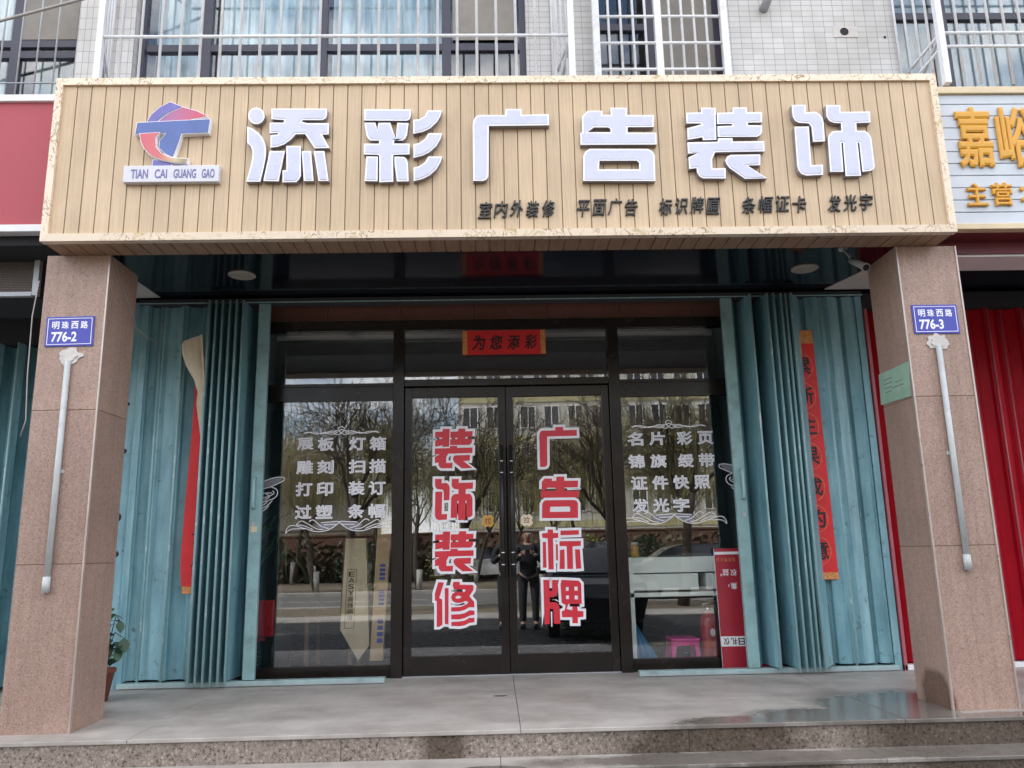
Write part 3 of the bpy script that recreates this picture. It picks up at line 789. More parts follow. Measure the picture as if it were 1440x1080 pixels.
tag(b.build('overhead_cable', 'cable'), 'grey cable slanting across the left window above the pink sign', 'cable')

# ================================================================== SHOP SIGN
sign = thing('shop_sign', (0, -0.12, 3.02), 'long beige board shop sign with silver letters and a cream marbled frame', 'shop sign')
b = MB()
n = 62; bx0 = -2.842; pitch = (3.052 + 2.842) / n
b.box(-2.842, 3.052, -0.2335, -0.206, 3.064, 4.134, 1)
for i in range(n):
    x = bx0 + i * pitch
    b.prism([[(x + 0.0036, 3.066), (x + pitch - 0.0036, 3.066), (x + pitch - 0.0036, 4.132), (x + 0.0036, 4.132)]], -0.239, -0.2338, 0)
b.build('board_face', ['sign_board', 'board_groove'], sign)
O = [(-2.886, 3.020), (3.096, 3.020), (3.096, 4.182), (-2.886, 4.182)]; I = [(-2.838, 3.070), (3.048, 3.070), (3.048, 4.130), (-2.838, 4.130)]
b = MB()
for i in range(4):
    j = (i + 1) % 4
    # each side of the frame: bevelled moulding with mitred corners
    q = [O[i], O[j], I[j], I[i]]
    b.add([(O[i][0], -0.200, O[i][1]), (O[j][0], -0.200, O[j][1]), (O[j][0], -0.254, O[j][1]), (O[i][0], -0.254, O[i][1]),
           (I[j][0], -0.258, I[j][1]), (I[i][0], -0.258, I[i][1]), (I[j][0], -0.232, I[j][1]), (I[i][0], -0.232, I[i][1])],
          [(0, 1, 2, 3), (3, 2, 4, 5), (5, 4, 6, 7)])
b.build('frame', 'cream_marble', sign)
b = MB(); b.box(-2.88, 3.09, -0.199, -0.002, 3.034, 4.176); b.build('casing', 'white_trim', sign)
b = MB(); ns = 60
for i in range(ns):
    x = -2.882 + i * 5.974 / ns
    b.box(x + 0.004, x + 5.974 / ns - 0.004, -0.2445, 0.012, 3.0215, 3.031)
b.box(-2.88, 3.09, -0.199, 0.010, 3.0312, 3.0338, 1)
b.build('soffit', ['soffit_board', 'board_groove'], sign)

def channel_letter(key, x=None, z=None, sx=1, y=-0.285, depth=0.05, parent=sign, name='sign_letter'):
    (x0, z0, x1, z1), st = GLYPHS[key]
    b = MB()
    for k, rings in enumerate(st):
        P = [[(x0 + a / 1000, z0 + c / 1000) for a, c in r] for r in rings]
        b.prism(P, y + 0.0002 * k, y + depth, 0, 1)
        ins = [offset(P[0], -0.011)] + [offset(r, 0.011) for r in P[1:]]
        b.prism(ins, y - 0.0022 - 0.0002 * k, y + 0.003, 2, 2)
    # fixing studs to the boards
    return b.build(name, ['letter_rim', 'letter_side', 'letter_face'], parent)
for k in ('tian', 'cai', 'guang', 'gao', 'zhuang', 'shi'): channel_letter(k)

def lg(p):
    zx, zy = p
    return (-2.318 + (zx - 280) * 0.000682 + (zy - 360) * 0.00005, 3.828 - (zy - 360) * 0.000756)
logo = MB(); pl = [lg(p) for p in [(290,355),(985,325),(965,450),(710,458),(690,520),(630,680),(560,650),(500,595),(505,530),(570,450),(320,455),(270,465)]]
logo.prism([pl], -0.2845, -0.24, 0); logo.prism([offset(pl, 0.005)], -0.281, -0.24, 1)
lo = logo.build('emblem', ['logo_blue', 'letter_rim'], sign)
for pts, mt, yy in (([(380,335),(420,270),(500,200),(600,150),(710,195),(600,240),(520,290),(465,343)], 'logo_violet', -0.276),
                    ([(480,341),(600,250),(720,200),(850,235),(950,285),(830,305),(730,334)], 'logo_blend', -0.273),
                    ([(320,465),(500,455),(465,500),(470,590),(520,650),(610,695),(770,705),(760,740),(650,735),(540,715),(430,670),(360,600),(330,530)], 'logo_flame', -0.292),
                    ([(440,705),(610,722),(605,772),(430,772)], 'logo_violet', -0.279)):
    b = MB(); q = [lg(p) for p in pts]; b.prism([q], yy, -0.24, 0); b.prism([offset(q, 0.005)], yy + 0.004, -0.241, 1)
    b.build('emblem_piece', [mt, 'letter_rim'], lo)
b = MB(); b.box(-2.376, -1.757, -0.285, -0.24, 3.408, 3.525, 0, 0.004); np_ = b.build('name_plate', 'plate_white', sign)
for wd, x0, x1 in (('TIAN', -2.325, -2.215), ('CAI', -2.172, -2.092), ('GUANG', -2.050, -1.905), ('GAO', -1.868, -1.785)):
    b = MB(); text(b, wd, (x0, 3.434, x1, 3.498), -0.2855, 0.002, 0.018); b.build('lettering', 'lettering_violet', np_)
for s, x0, x1 in (('室内外装修', -0.08, 0.438), ('平面广告', 0.564, 0.986), ('标识牌匾', 1.109, 1.533), ('条幅证卡', 1.661, 2.111), ('发光字', 2.239, 2.558)):
    n = len(s); p = (x1 - x0) / n
    for i, ch in enumerate(s):
        b = MB(); xx = x0 + i * p; zz = 3.152 + 0.0095 * xx + 0.004 * ((i * 7) % 3 - 1)
        text(b, ch, (xx + 0.006, zz, xx + p - 0.014, zz + 0.118), -0.241, 0.014, 0.018, shear=0.16)
        b.build('small_letter', 'black_letter', sign)

# ================================================================== PILLARS
def pillar(x0, x1, label, trim_x, stone='pillar_granite'):
    t = thing('granite_pillar', ((x0 + x1) / 2, 0.21, 0), label, 'pillar')
    b = MB()
    for z0, z1 in ((-0.002, 0.986), (0.991, 1.960), (1.965, 3.0195)):
        b.box(x0, x1, 0.0, 0.42, z0, z1, 0, 0.003)
    b.box(x0 + .004, x1 - .004, 0.004, 0.416, 0.01, 3.015, 1)
    b.build('shaft', [stone, 'board_groove'], t)
    b = MB()
    for x in trim_x: b.box(x - 0.006, x + 0.006, -0.007, 0.012, 0, 3.0185, 0, 0.002)
    b.build('corner_trim', 'cream_trim2', t)
    return t
pm('cream_trim2', (0.50, 0.41, 0.36), 0.3, metal=0.4, var=0.12)
PL = pillar(-2.970, -2.549, 'brown granite pillar with blue plate 776-2 left of the shop entrance', [-2.552])
PR = pillar(2.803, 3.222, 'brown granite pillar with blue plate 776-3 right of the shop entrance', [2.806, 3.219], 'damp_pillar_granite')
def plate(x0, z0, num, label, tilt):
    t = thing('address_plate', (x0 + 0.155, -0.004, z0), label, 'address plate')
    b = MB(); b.box(x0, x0 + 0.312, -0.009, -0.001, z0, z0 + 0.203, 0, 0.002); b.build('plate', 'plate_blue', t)
    b = MB(); o_ = 0.012
    ro = [(x0 + o_, z0 + o_), (x0 + 0.312 - o_, z0 + o_), (x0 + 0.312 - o_, z0 + 0.203 - o_), (x0 + o_, z0 + 0.203 - o_)]
    b.prism([ro, offset(ro, -0.004)], -0.0105, -0.0085); b.build('border', 'vinyl_white', t)
    for i, ch in enumerate('明珠西路'):
        b = MB(); text(b, ch, (x0 + 0.040 + i * 0.062, z0 + 0.118, x0 + 0.087 + i * 0.062, z0 + 0.170), -0.0088, 0.0015, 0.02); b.build('lettering', 'vinyl_white', t)
    b = MB(); text(b, num, (x0 + 0.040, z0 + 0.030, x0 + 0.205, z0 + 0.100), -0.0088, 0.0015, 0.03)
    b.build('lettering', 'vinyl_white', t)
    if tilt: t.rotation_euler.y = tilt
    return t
plate(-2.926, 2.387, '776-2', 'blue enamel address plate reading 776-2 on the left pillar', R(-0.8))
plate(2.859, 2.392, '776-3', 'blue enamel address plate reading 776-3 on the right pillar', 0)

def conduit(x, z0, z1, label, seed):
    random.seed(seed)
    t = thing('conduit_pipe', (x, -0.02, z0), label, 'conduit')
    b = MB(); b.tube([(x, -0.021, z0 + .02), (x, -0.021, z1)], 0.0185, 12)
    b.build('pipe', 'conduit_grey', t)
    b = MB(); b.tube([(x - 0.002, -0.023, z0 - 0.005), (x - 0.001, -0.023, z0 + 0.09)], 0.023, 12); b.build('end_cap', 'conduit_grey', t)
    b = MB(); b.box(x - 0.03, x + 0.03, -0.006, -0.001, (z0 + z1) / 2, (z0 + z1) / 2 + 0.022); b.build('clip', 'conduit_grey', t)
    pts = []
    for k in range(22):
        a = 2 * math.pi * k / 22; rr = random.uniform(0.75, 1.15)
        pts.append((x + 0.004 + 0.078 * rr * math.cos(a), z1 + 0.035 + 0.058 * rr * math.sin(a)))
    b = MB(); b.prism([pts], -0.009, -0.001); b.prism([[(x + (p[0] - x) * .6, z1 + .03 + (p[1] - z1 - .03) * .6) for p in pts]], -0.016, -0.008)
    b.build('plaster_patch', 'plaster', t)
conduit(-2.757, 0.826, 2.285, 'grey conduit pipe ending in white plaster on the left pillar', 2)
conduit(3.003, 0.844, 2.30, 'grey conduit pipe ending in white plaster on the right pillar', 9)

t = thing('paper_notice', (2.795, 0.22, 1.975), 'faded green paper notice on the inner side of the right pillar', 'notice')
nx = lambda a, y, z: (y, a, z)
b = MB(); b.prism([[(0.030, 1.972), (0.44, 1.985), (0.425, 2.205), (0.005, 2.205)]], 2.797, 2.8015, 0, xf=nx); b.build('sheet', 'notice_green', t)
b = MB()
for k in range(4): b.box(2.7962, 2.7972, 0.24 + .01 * k, 0.36, 2.145 - k * 0.03, 2.150 - k * 0.03)
for k in range(2): b.box(2.7962, 2.7972, 0.10, 0.20 + .06 * k, 2.10 - k * 0.03, 2.105 - k * 0.03)
b.build('faded_print', 'notice_ink', t)

# ================================================================== CANOPY CEILING
cl = thing('canopy_ceiling', (0, 1.0, 3.23), 'dark glossy ceiling panels over the shop porch behind the sign', 'ceiling')
b = MB(); b.box(-14, 14, 0.015, 1.868, 3.23, 3.256); b.build('panel', 'ceiling_panel', cl)
b = MB(); b.prism([[(-3.45, 1.55), (-2.86, 1.545), (-2.88, 1.10), (-3.45, 0.6)]], -3.2295, -3.224, 0, xf=lambda x, y, z: (x, z, -y)); b.build('bare_corner_panel', 'ceiling_board', cl)
b = MB(); b.prism([[(2.965, 1.545), (3.45, 1.545), (3.45, 1.0), (3.11, 1.0)]], -3.2295, -3.224, 0, xf=lambda x, y, z: (x, z, -y)); b.build('bare_corner_panel', 'ceiling_board', cl)
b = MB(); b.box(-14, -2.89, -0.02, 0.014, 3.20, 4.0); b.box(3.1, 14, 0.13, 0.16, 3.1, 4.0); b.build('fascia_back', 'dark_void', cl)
for x, lab in ((-1.99, 'round recessed downlight in the dark porch ceiling nearer the left pillar'), (2.577, 'round recessed downlight in the dark porch ceiling nearer the right pillar')):
    t = thing('downlight', (x, 0.998, 3.22), lab, 'ceiling light', 'recessed downlights in the porch ceiling')
    b = MB(); b.lathe(x, 0.998, [(0.106, 3.229), (0.108, 3.221), (0.100, 3.2165), (0.092, 3.2165), (0.090, 3.224)], 28); b.build('trim_ring', 'lamp_trim', t)
    b = MB(); b.lathe(x, 0.998, [(0.0885, 3.229), (0.0885, 3.2195), (0.05, 3.218), (0.002, 3.2175)], 28); b.build('lens', 'lamp_face', t)
t = thing('security_camera', (2.76, 0.40, 3.05), 'small pale tube shaped camera under the ceiling beside the right pillar', 'security camera')
d = (Vector((2.712, 0.20, 2.935)) - Vector((2.70, 0.48, 3.12))).normalized(); a = Vector((2.700, 0.44, 3.085))
b = MB(); b.tube([a, a + d * 0.22], [0.024, 0.026], 16); b.tube([a + d * 0.215, a + d * 0.230], 0.032, 16); b.build('housing', 'conduit_grey', t)
b = MB(); b.tube([a + d * 0.2305, a + d * 0.233], 0.024, 16); b.build('lens', 'black_plastic', t)
b = MB(); b.tube([a + d * 0.05, (2.70, 0.56, 3.228)], 0.011, 8); b.tube([(2.70, 0.56, 3.228), (2.70, 0.56, 3.21)], 0.032, 12); b.build('bracket', 'conduit_grey', t)
b = MB(); b.tube([(-2.542, 0.03, 3.01), (-2.543, 0.13, 2.90), (-2.544, 0.25, 2.80), (-2.544, 0.38, 2.70), (-2.545, 0.43, 2.64), (-2.62, 0.8, 2.66), (-2.72, 1.3, 2.75)], 0.004, 5)
tag(b.build('wire', 'cable'), 'thin grey wire trailing down the inner side of the left pillar', 'wire')
b = MB(); b.tube([(-3.02, 0.02, 2.85), (-3.035, 0.01, 2.6), (-3.02, 0.0, 2.2), (-3.0, 0.0, 1.9), (-3.035, 0.02, 1.8)], 0.004, 5)
tag(b.build('wire', 'cable'), 'thin grey wire hanging along the outer edge of the left pillar', 'wire')

# ================================================================== SHOPFRONT
GY = 1.87
sf = thing('shopfront', (0.1, GY, 0), 'dark brown metal shopfront with tall panes around the double doors', 'shopfront')
b = MB()
b.box(-2.32, 2.50, GY - .035, GY + .035, 2.985, 3.075, 0, .004)            # head
b.box(-0.875, -0.778, GY - .05, GY + .05, 0.0, 2.984, 0, .004); b.box(1.050, 1.150, GY - .05, GY + .05, 0.0, 2.984, 0, .004)
b.box(-0.777, 1.049, GY - .04, GY + .04, 2.462, 2.525, 0, .004)            # door transom
for x0, x1 in ((-2.32, -0.876), (1.151, 2.50)):
    b.box(x0, x1, GY - .03, GY + .03, 2.345, 2.365, 0); b.box(x0, x1, GY - .03, GY + .03, 2.47, 2.50, 0, .003)
    b.box(x0, x1, GY - .022, GY + .022, 2.3655, 2.4695, 0)
    b.box(x0, x1, GY - .028, GY + .03, 0.0, 0.105, 0, .003)
b.box(-2.40, -2.321, GY - .04, GY + .04, 0, 3.075); b.box(2.501, 2.58, GY - .04, GY + .04, 0, 3.075)
b.build('frame', 'door_frame', sf)
for x0, x1, z0, z1 in ((-2.32, -0.875, 2.50, 2.985), (-0.778, 1.05, 2.525, 2.985), (1.15, 2.50, 2.50, 2.985), (-2.32, -0.875, 0.105, 2.345), (1.15, 2.50, 0.105, 2.345)):
    b = MB(); b.box(x0 - .005, x1 + .005, GY - .004, GY + .004, z0 - .005, z1 + .005); b.build('pane', 'shop_glass', sf)
b = MB()
for i in range(9): b.box(-2.7 + i * 0.664 - 0.1, -2.7 + (i + 1) * 0.664 - 0.104, GY - 0.02, GY + .05, 3.082, 3.2295, 0, .002)
b.build('lintel_panel', 'band_granite', sf)
b = MB(); b.box(-2.9, 3.3, GY - 0.048, GY - .021, 3.0755, 3.085); b.build('lintel_strip', 'brown_panel', sf)
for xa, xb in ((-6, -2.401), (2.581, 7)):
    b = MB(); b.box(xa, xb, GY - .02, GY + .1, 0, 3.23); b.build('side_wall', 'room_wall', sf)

# letters stuck on the glass
def vinyl(key, rect, y, parent, name='vinyl_letter'):
    (x0, z0, x1, z1), st = GLYPHS[key]
    sx = (rect[2] - rect[0]) / (x1 - x0) / 1000; sz = (rect[3] - rect[1]) / (z1 - z0) / 1000
    b = MB()
    for k, rings in enumerate(st):
        P = [[(rect[0] + a * sx, rect[1] + c * sz) for a, c in r] for r in rings]
        b.prism([offset(P[0], 0.021)] + [h for h in []], y - 0.0006 - 0.00012 * k, y, 0)
        b.prism([offset(P[0], -0.001)] + [offset(r, 0.001) for r in P[1:]], y - 0.0026 - 0.0001 * k, y - 0.0018, 1)
    return b.build(name, ['vinyl_white', 'vinyl_red'], parent)

def door(x0, x1, hinge_left, letters, lx0, lx1, rows, label):
    t = thing('glass_door', ((x0 + x1) / 2, GY, 0), label, 'door')
    b = MB(); sw = 0.066
    b.box(x0, x0 + sw, GY - .025, GY + .025, 0.012, 2.452, 0, .004); b.box(x1 - sw, x1, GY - .025, GY + .025, 0.012, 2.452, 0, .004)
    b.box(x0 + sw, x1 - sw, GY - .024, GY + .024, 2.362, 2.452, 0, .003); b.box(x0 + sw, x1 - sw, GY - .024, GY + .024, 0.012, 0.166, 0, .003)
    b.build('door_leaf', 'door_frame', t)
    b = MB(); b.box(x0 + sw - .005, x1 - sw + .005, GY - .004, GY + .004, 0.16, 2.367); b.build('pane', 'shop_glass', t)
    for k, (za, zb) in zip(letters, rows): vinyl(k, (lx0, za, lx1, zb), GY - .0045, t)
    hx = x1 - 0.040 if hinge_left else x0 + 0.040
    b = MB(); b.tube([(hx, GY - .075, 0.80), (hx, GY - .075, 1.92)], 0.016, 12); h = b.build('handle', 'black_plastic', t)
    for z in (0.90, 1.00, 1.68, 1.78):
        b = MB(); b.tube([(hx, GY - .075, z - .006), (hx, GY - .075, z + .006)], 0.0185, 12); b.build('handle_band', 'chrome', h)
    for z in (0.95, 1.73):
        b = MB(); b.tube([(hx, GY - .074, z), (hx, GY - .02, z)], 0.010, 8); b.build('handle_mount', 'black_plastic', h)
    b = MB(); b.tube([(hx, GY - .026, 1.28), (hx, GY - .035, 1.28)], 0.018, 12); b.build('lock', 'black_plastic', t)
    # the little push/pull badge
    cx = hx + (-0.125 if hinge_left else 0.125); s = 0.048; pts = []
    for k in range(32):
        a = 2 * math.pi * k / 32; rr = s * (1.0 - 0.10 * math.cos(8 * a)) / (math.cos(a) ** 6 + math.sin(a) ** 6) ** (1 / 6)
        pts.append((cx + rr * math.cos(a), 1.27 + rr * math.sin(a)))
    b = MB(); b.prism([pts], GY - .0055, GY - .0042, 0); text(b, '拉', (cx - .026, 1.245, cx + .026, 1.297), GY - .0056, 0.001, 0.015, 1)
    b.build('badge', ['badge_gold' if hinge_left else 'scroll_back', 'badge_ink'], t)
    return t
rows = [(1.728, 2.082), (1.280, 1.642), (0.848, 1.188), (0.398, 0.765)]
door(-0.772, 0.118, True, ['zhuang', 'shi', 'zhuang', 'xiu'], -0.508, -0.172, rows, 'left glass door with red characters 装饰装修 down its pane')
dr = door(0.124, 1.044, False, ['guang', 'gao', 'biao', 'pai'], 0.416, 0.752, rows, 'right glass door with red characters 广告标牌 down its pane')
dr.rotation_euler.z = R(-1.4)        # this leaf stands a touch ajar
b = MB(); b.box(-0.80, 1.07, GY - .04, GY + .05, 0.0015, 0.0095); tag(b.build('door_sill', 'grey_steel', sf))

# grey outlined service lists
def outlined(lines, xs_of, rows, parent):
    for ri, line in enumerate(lines):
        for ci, ch in enumerate(line):
            if ch == ' ': continue
            x0, x1 = xs_of(ri, ci); z0, z1 = rows[ri]
            b = MB(); text(b, ch, (x0, z0, x1, z1), GY - .0043, 0.0008, 0.050, 1)
            V, F = glyph_mesh(ch, 0.028, 'line', 0.0)
            # outline: a thin line round the strokes
            xa = min(v.x for v in V); xb = max(v.x for v in V); ya = min(v.y for v in V); yb = max(v.y for v in V)
            za = min(v.z for v in V); zb = max(v.z for v in V)
            sx = (x1 - x0 + .006) / (xb - xa); sz = (z1 - z0 + .006) / (yb - ya)
            b.add([(x0 - .003 + (v.x - xa) * sx, GY - .0056 - (v.z - za) / max(1e-6, zb - za) * 0.0008, z0 - .003 + (v.y - ya) * sz) for v in V], F, 0)
            b.build('vinyl_character', ['vinyl_white', 'vinyl_grey'], parent)
lrows = [(1.905, 2.02), (1.705, 1.82), (1.515, 1.63), (1.318, 1.433)]
colL = [-1.712, -1.532, -1.258, -1.078]
outlined(['展板灯箱', '雕刻扫描', '打印装订', '过塑条幅'], lambda r, c: (colL[c], colL[c] + 0.140), lrows, sf)
colR = [[1.20, 1.395, 1.64, 1.825]] * 2 + [[1.215, 1.40, 1.585, 1.77], [1.215, 1.395, 1.575, 1.75]]
outlined(['名片彩页', '锦旗绶带', '证件快照', '发光字'], lambda r, c: (colR[r][c], colR[r][c] + 0.138), lrows, sf)
def cr_spline(pts, n=6):
    out = []
    for i in range(len(pts) - 1):
        p0 = pts[max(0, i - 1)]; p1 = pts[i]; p2 = pts[i + 1]; p3 = pts[min(len(pts) - 1, i + 2)]
        for k in range(n):
            t = k / n
            out.append(tuple(0.5 * (2 * p1[j] + (p2[j] - p0[j]) * t + (2 * p0[j] - 5 * p1[j] + 4 * p2[j] - p3[j]) * t * t + (-p0[j] + 3 * p1[j] - 3 * p2[j] + p3[j]) * t ** 3) for j in (0, 1)))
    out.append(pts[-1]); return out
def flourish(cx, z, parent):
    b = MB(); S = 0.001146
    L = [[(338,1030),(350,990),(390,972),(480,996),(560,1020),(640,1015),(700,985),(735,950),(660,952),(600,955)],
         [(338,1030),(380,1000),(490,998)],[(415,970),(450,940),(500,962),(570,1000),(620,1008)],[(415,970),(470,975),(540,1005)],[(510,945),(545,935),(600,980),(660,1000)],[(620,972),(715,970)]]
    body = [(600,958),(735,952),(700,985),(640,1012),(590,1000),(560,975)]
    for sgn in (1, -1):
        for k, pts in enumerate(L):
            q = [(cx + sgn * (x - 737) * S, z - (y - 1000) * S) for x, y in pts]
            b.ribbon(cr_spline(q), 0.0068, GY - .0056 - .0001 * k - (0.0008 if sgn < 0 else 0), GY - .0046)
        b.prism([[(cx + sgn * (x - 737) * S, z - (y - 1000) * S) for x, y in body]], GY - .0044, GY - .0041, 1)
    b.build('vinyl_flourish', ['vinyl_white', 'vinyl_grey'], parent)
    b = MB(); zt = z + 0.835
    for sgn in (1, -1):
        for k, pts in enumerate([[(30,0),(70,14),(140,4),(200,10),(255,-4),(290,6)],[(30,0),(80,-10),(150,10),(220,-4),(290,6)],[(60,2),(110,0),(170,8)],[(0,-45),(25,-30),(15,-10),(45,-12),(55,8),(25,18),(0,6)],[(0,-22),(12,-16),(10,-2),(0,2)]]):
            q = [(cx + sgn * x * S, zt - y * S) for x, y in pts]
            b.ribbon(cr_spline(q), 0.0062, GY - .0056 - .0001 * k - (0.0008 if sgn < 0 else 0), GY - .0046)
    b.build('vinyl_flourish', ['vinyl_white', 'vinyl_grey'], parent)
flourish(-1.330, 1.232, sf); flourish(1.575, 1.240, sf)
def hand_decal(cx, z, sg, parent):
    b = MB(); S = 0.00118
    curves = [[(60,60),(100,40),(150,10),(240,-20),(300,-20),(305,0),(270,20),(200,50),(130,65),(70,90)],
              [(215,50),(250,65),(262,95),(240,130),(180,150),(110,165)],[(225,75),(235,95),(200,115),(120,140)],[(110,115),(160,95),(220,92)],
              [(80,170),(140,160),(190,155),(150,185),(95,205)],[(60,230),(120,215),(180,190),(225,150)],[(55,255),(110,245),(170,215),(200,185)],[(60,195),(100,180),(130,150)],[(90,225),(120,205)],[(180,100),(205,120),(170,140)]]
    for k, pts in enumerate(curves):
        q = [(cx + sg * (x - 180) * S, z - (y - 110) * S) for x, y in pts]
        b.ribbon(cr_spline(q, 4), 0.0075, GY - .0058 - .00012 * k, GY - .0048)
    q = [(cx + sg * (x - 180) * S, z - (y - 110) * S) for x, y in [(75,62),(150,16),(240,-14),(296,-14),(268,14),(200,44),(130,58),(80,80)]]
    b.prism([q], GY - .0046, GY - .0041, 1)
    b.build('pointing_hand_decal', ['vinyl_white', 'vinyl_grey'], parent)
hand_decal(-1.965, 1.525, 1, sf); hand_decal(2.15, 1.57, -1, sf)

# the scroll over the door
t = thing('door_scroll', (0.115, GY - .05, 2.75), 'short red paper scroll with four black characters above the doors', 'paper scroll')
b = MB(); b.box(-0.256, 0.494, GY - .0475, GY - .044, 2.742, 2.968); b.build('paper', 'scroll_red', t)
for x0, x1 in ((-0.254, -0.212), (0.450, 0.492)):
    b = MB(); b.box(x0, x1, GY - .0492, GY - .0478, 2.745, 2.965); b.build('gold_band', 'scroll_gold', t)
b = MB()
for i, ch in enumerate('为您添彩'): text(b, ch, (-0.172 + i * 0.157, 2.785 + (i % 2) * .004, -0.172 + i * 0.157 + 0.112, 2.925), GY - .0478, 0.001, 0.026, shear=0.12)
b.build('brush_writing', 'ink', t)

# ================================================================== FOLDING GATES
def leaf(b, p, q, z0, z1, th=0.012, deep=0.034):
    d = Vector((q[0] - p[0], q[1] - p[1])); L = d.length; d.normalize(); n_ = Vector((-d.y, d.x))
    # pressed sheet: flat edges and a shallow raised middle
    prof = [(0, 0), (0.14, 0), (0.24, -deep), (0.76, -deep), (0.86, 0), (1, 0)] if L > 0.1 else [(0, 0), (1, 0)]
    P = [(p[0] + d.x * u * L + n_.x * -v, p[1] + d.y * u * L + n_.y * -v) for u, v in prof]
    k = len(P); V = []
    for (x, y) in P: V += [(x, y, z0), (x, y, z1)]
    for (x, y) in P: V += [(x + n_.x * th, y + n_.y * th, z0), (x + n_.x * th, y + n_.y * th, z1)]
    F = []
    for i in range(k - 1):
        F.append((2 * i, 2 * i + 2, 2 * i + 3, 2 * i + 1)); o = 2 * k
        F.append((o + 2 * i + 2, o + 2 * i, o + 2 * i + 1, o + 2 * i + 3))
        F.append((2 * i + 1, 2 * i + 3, o + 2 * i + 3, o + 2 * i + 1)); F.append((2 * i + 2, 2 * i, o + 2 * i, o + 2 * i + 2))
    F.append((0, 1, 2 * k + 1, 2 * k)); e = 2 * (k - 1); F.append((e + 1, e, 2 * k + e, 2 * k + e + 1))
    b.add(V, F, 0)

def gate(sg, flat, front, back, last, post, xin, xout, label, seed):
    """sg=-1 left side: flat = list of (x,y) of the spread leaves, then front/back fold lines of the packed leaves"""
    random.seed(seed)
    t = thing('folding_gate', ((flat[0][0] + post[0]) / 2, 1.62, 0), label, 'folding gate')
    Z0, Z1 = 0.055, 3.165
    for i in range(len(flat) - 1):
        b = MB(); leaf(b, flat[i], flat[i + 1], Z0 + random.uniform(0, .01), Z1); 
        b.tube([(flat[i + 1][0], flat[i + 1][1] - .004, Z0 - .01), (flat[i + 1][0], flat[i + 1][1] - .004, Z1)], 0.011, 8, 1)
        b.build('gate_leaf', ['gate_paint', 'gate_edge'], t)
    pts = [flat[-1]]
    for f, k in zip(front, back): pts += [f, k]
    pts.append(last)
    for i in range(len(pts) - 1):
        b = MB(); p, q = pts[i], pts[i + 1]
        leaf(b, p, q, Z0, Z1, 0.006, 0.004)
        fr = p if p[1] < q[1] else q
        if (p[1] < q[1]):
            b.tube([(fr[0], fr[1] - .006, Z0 - .03), (fr[0], fr[1] - .006, Z1)], 0.0095, 8, 1)
        b.build('gate_leaf', ['gate_paint', 'gate_edge'], t)
    # leading post with handle
    px, py = post
    b = MB(); b.box(px - .048, px + .048, py - .02, py + .025, 0.05, Z1, 0, .004); po = b.build('leading_post', 'gate_edge2', t)
    hx = px - 0.012 * sg * -1
    b = MB(); b.tube([(hx, py - .022, 1.40), (hx, py - .055, 1.415), (hx, py - .06, 1.45), (hx, py - .06, 1.60), (hx, py - .055, 1.635), (hx, py - .022, 1.65)], 0.013, 8); b.build('handle', 'gate_edge', po)
    b = MB(); b.tube([(hx, py - .0205, 1.27), (hx, py - .026, 1.27)], 0.018, 12); b.build('lock', 'grey_steel', po)
    if sg < 0:
        b = MB(); b.box(px - .03, px + .02, py - .0215, py - .0203, 1.205, 1.255); b.build('paper_tag', 'cream_trim', po)
    # frame post, top rail, floor rail
    b = MB(); b.box(xout - .03, xout + .03, 1.585, 1.65, 0.0, 3.20, 0, .003); b.build('frame_post', 'gate_paint', t)
    lo_, hi = min(xin, xout), max(xin, xout)
    b = MB(); b.box(lo_, hi, 1.565, 1.645, 0.003, 0.045, 0, .004); b.box(lo_ + .01, hi - .01, 1.56, 1.5655, 0.010, 0.018, 1); b.build('floor_rail', ['gate_rail', 'grey_steel'], t)
    return t
pm('gate_edge2', (0.255, 0.42, 0.425), 0.42, var=0.15, scale=7, dirt=(0.12, 0.15, 0.14), dscale=6, damt=0.6)
pm('gate_rail', (0.33, 0.45, 0.44), 0.4, var=0.15, dirt=(0.12, 0.13, 0.12), dscale=5, damt=0.7)
fl = [(-2.965, 1.600), (-2.865, 1.640), (-2.66, 1.595), (-2.48, 1.650)]
GLt = gate(-1, fl, [(-2.400 + 0.057 * i + .004 * math.sin(i * 5), 1.455 + .014 * ((i * 3) % 4) / 3) for i in range(6)], [(-2.403 + 0.057 * i + .028, 1.80) for i in range(6)],
     (-2.005, 1.60), (-1.965, 1.585), -0.885, -2.995, 'teal folding gate packed open at the left of the shop, red scroll between its leaves', 3)
fr_ = [(3.235, 1.600), (3.11, 1.645), (2.93, 1.595), (2.765, 1.650)]
fx = [2.618, 2.578, 2.535, 2.47, 2.41, 2.265]
GRt = gate(1, fr_, [(x, 1.455 + .014 * ((i * 3) % 4) / 3) for i, x in enumerate(fx)], [(x - .028 - .010 * (i % 2), 1.80) for i, x in enumerate(fx)],
     (2.13, 1.60), (2.085, 1.585), 1.155, 3.270, 'teal folding gate packed open at the right of the shop, red scroll between its leaves', 5)
b = MB(); b.box(-3.05, 3.30, 1.56, 1.68, 3.168, 3.212, 0, .003); b.box(-3.05, 3.30, 1.553, 1.5595, 3.170, 3.178, 1)
hr = b.build('gate_top_rail', ['room_wall', 'gate_edge'], GLt)
b = MB(); b.box(-3.22, -3.03, 1.60, 1.66, 0.0, 3.2, 0, .003); b.build('closing_strip', 'gate_paint', GLt)
for z, sx_ in ((1.05, .016), (1.35, .02), (0.28, .03), (1.9, .018), (2.3, .012)):
    b = MB(); pts = [(-3.085 + sx_ * math.cos(a * .6) * random.uniform(.6, 1.1), z + sx_ * 1.5 * math.sin(a * .6) * random.uniform(.6, 1.1)) for a in range(10)]
    b.prism([pts], 1.5985, 1.6005); b.build('paint_stain', 'dark_void', GLt)

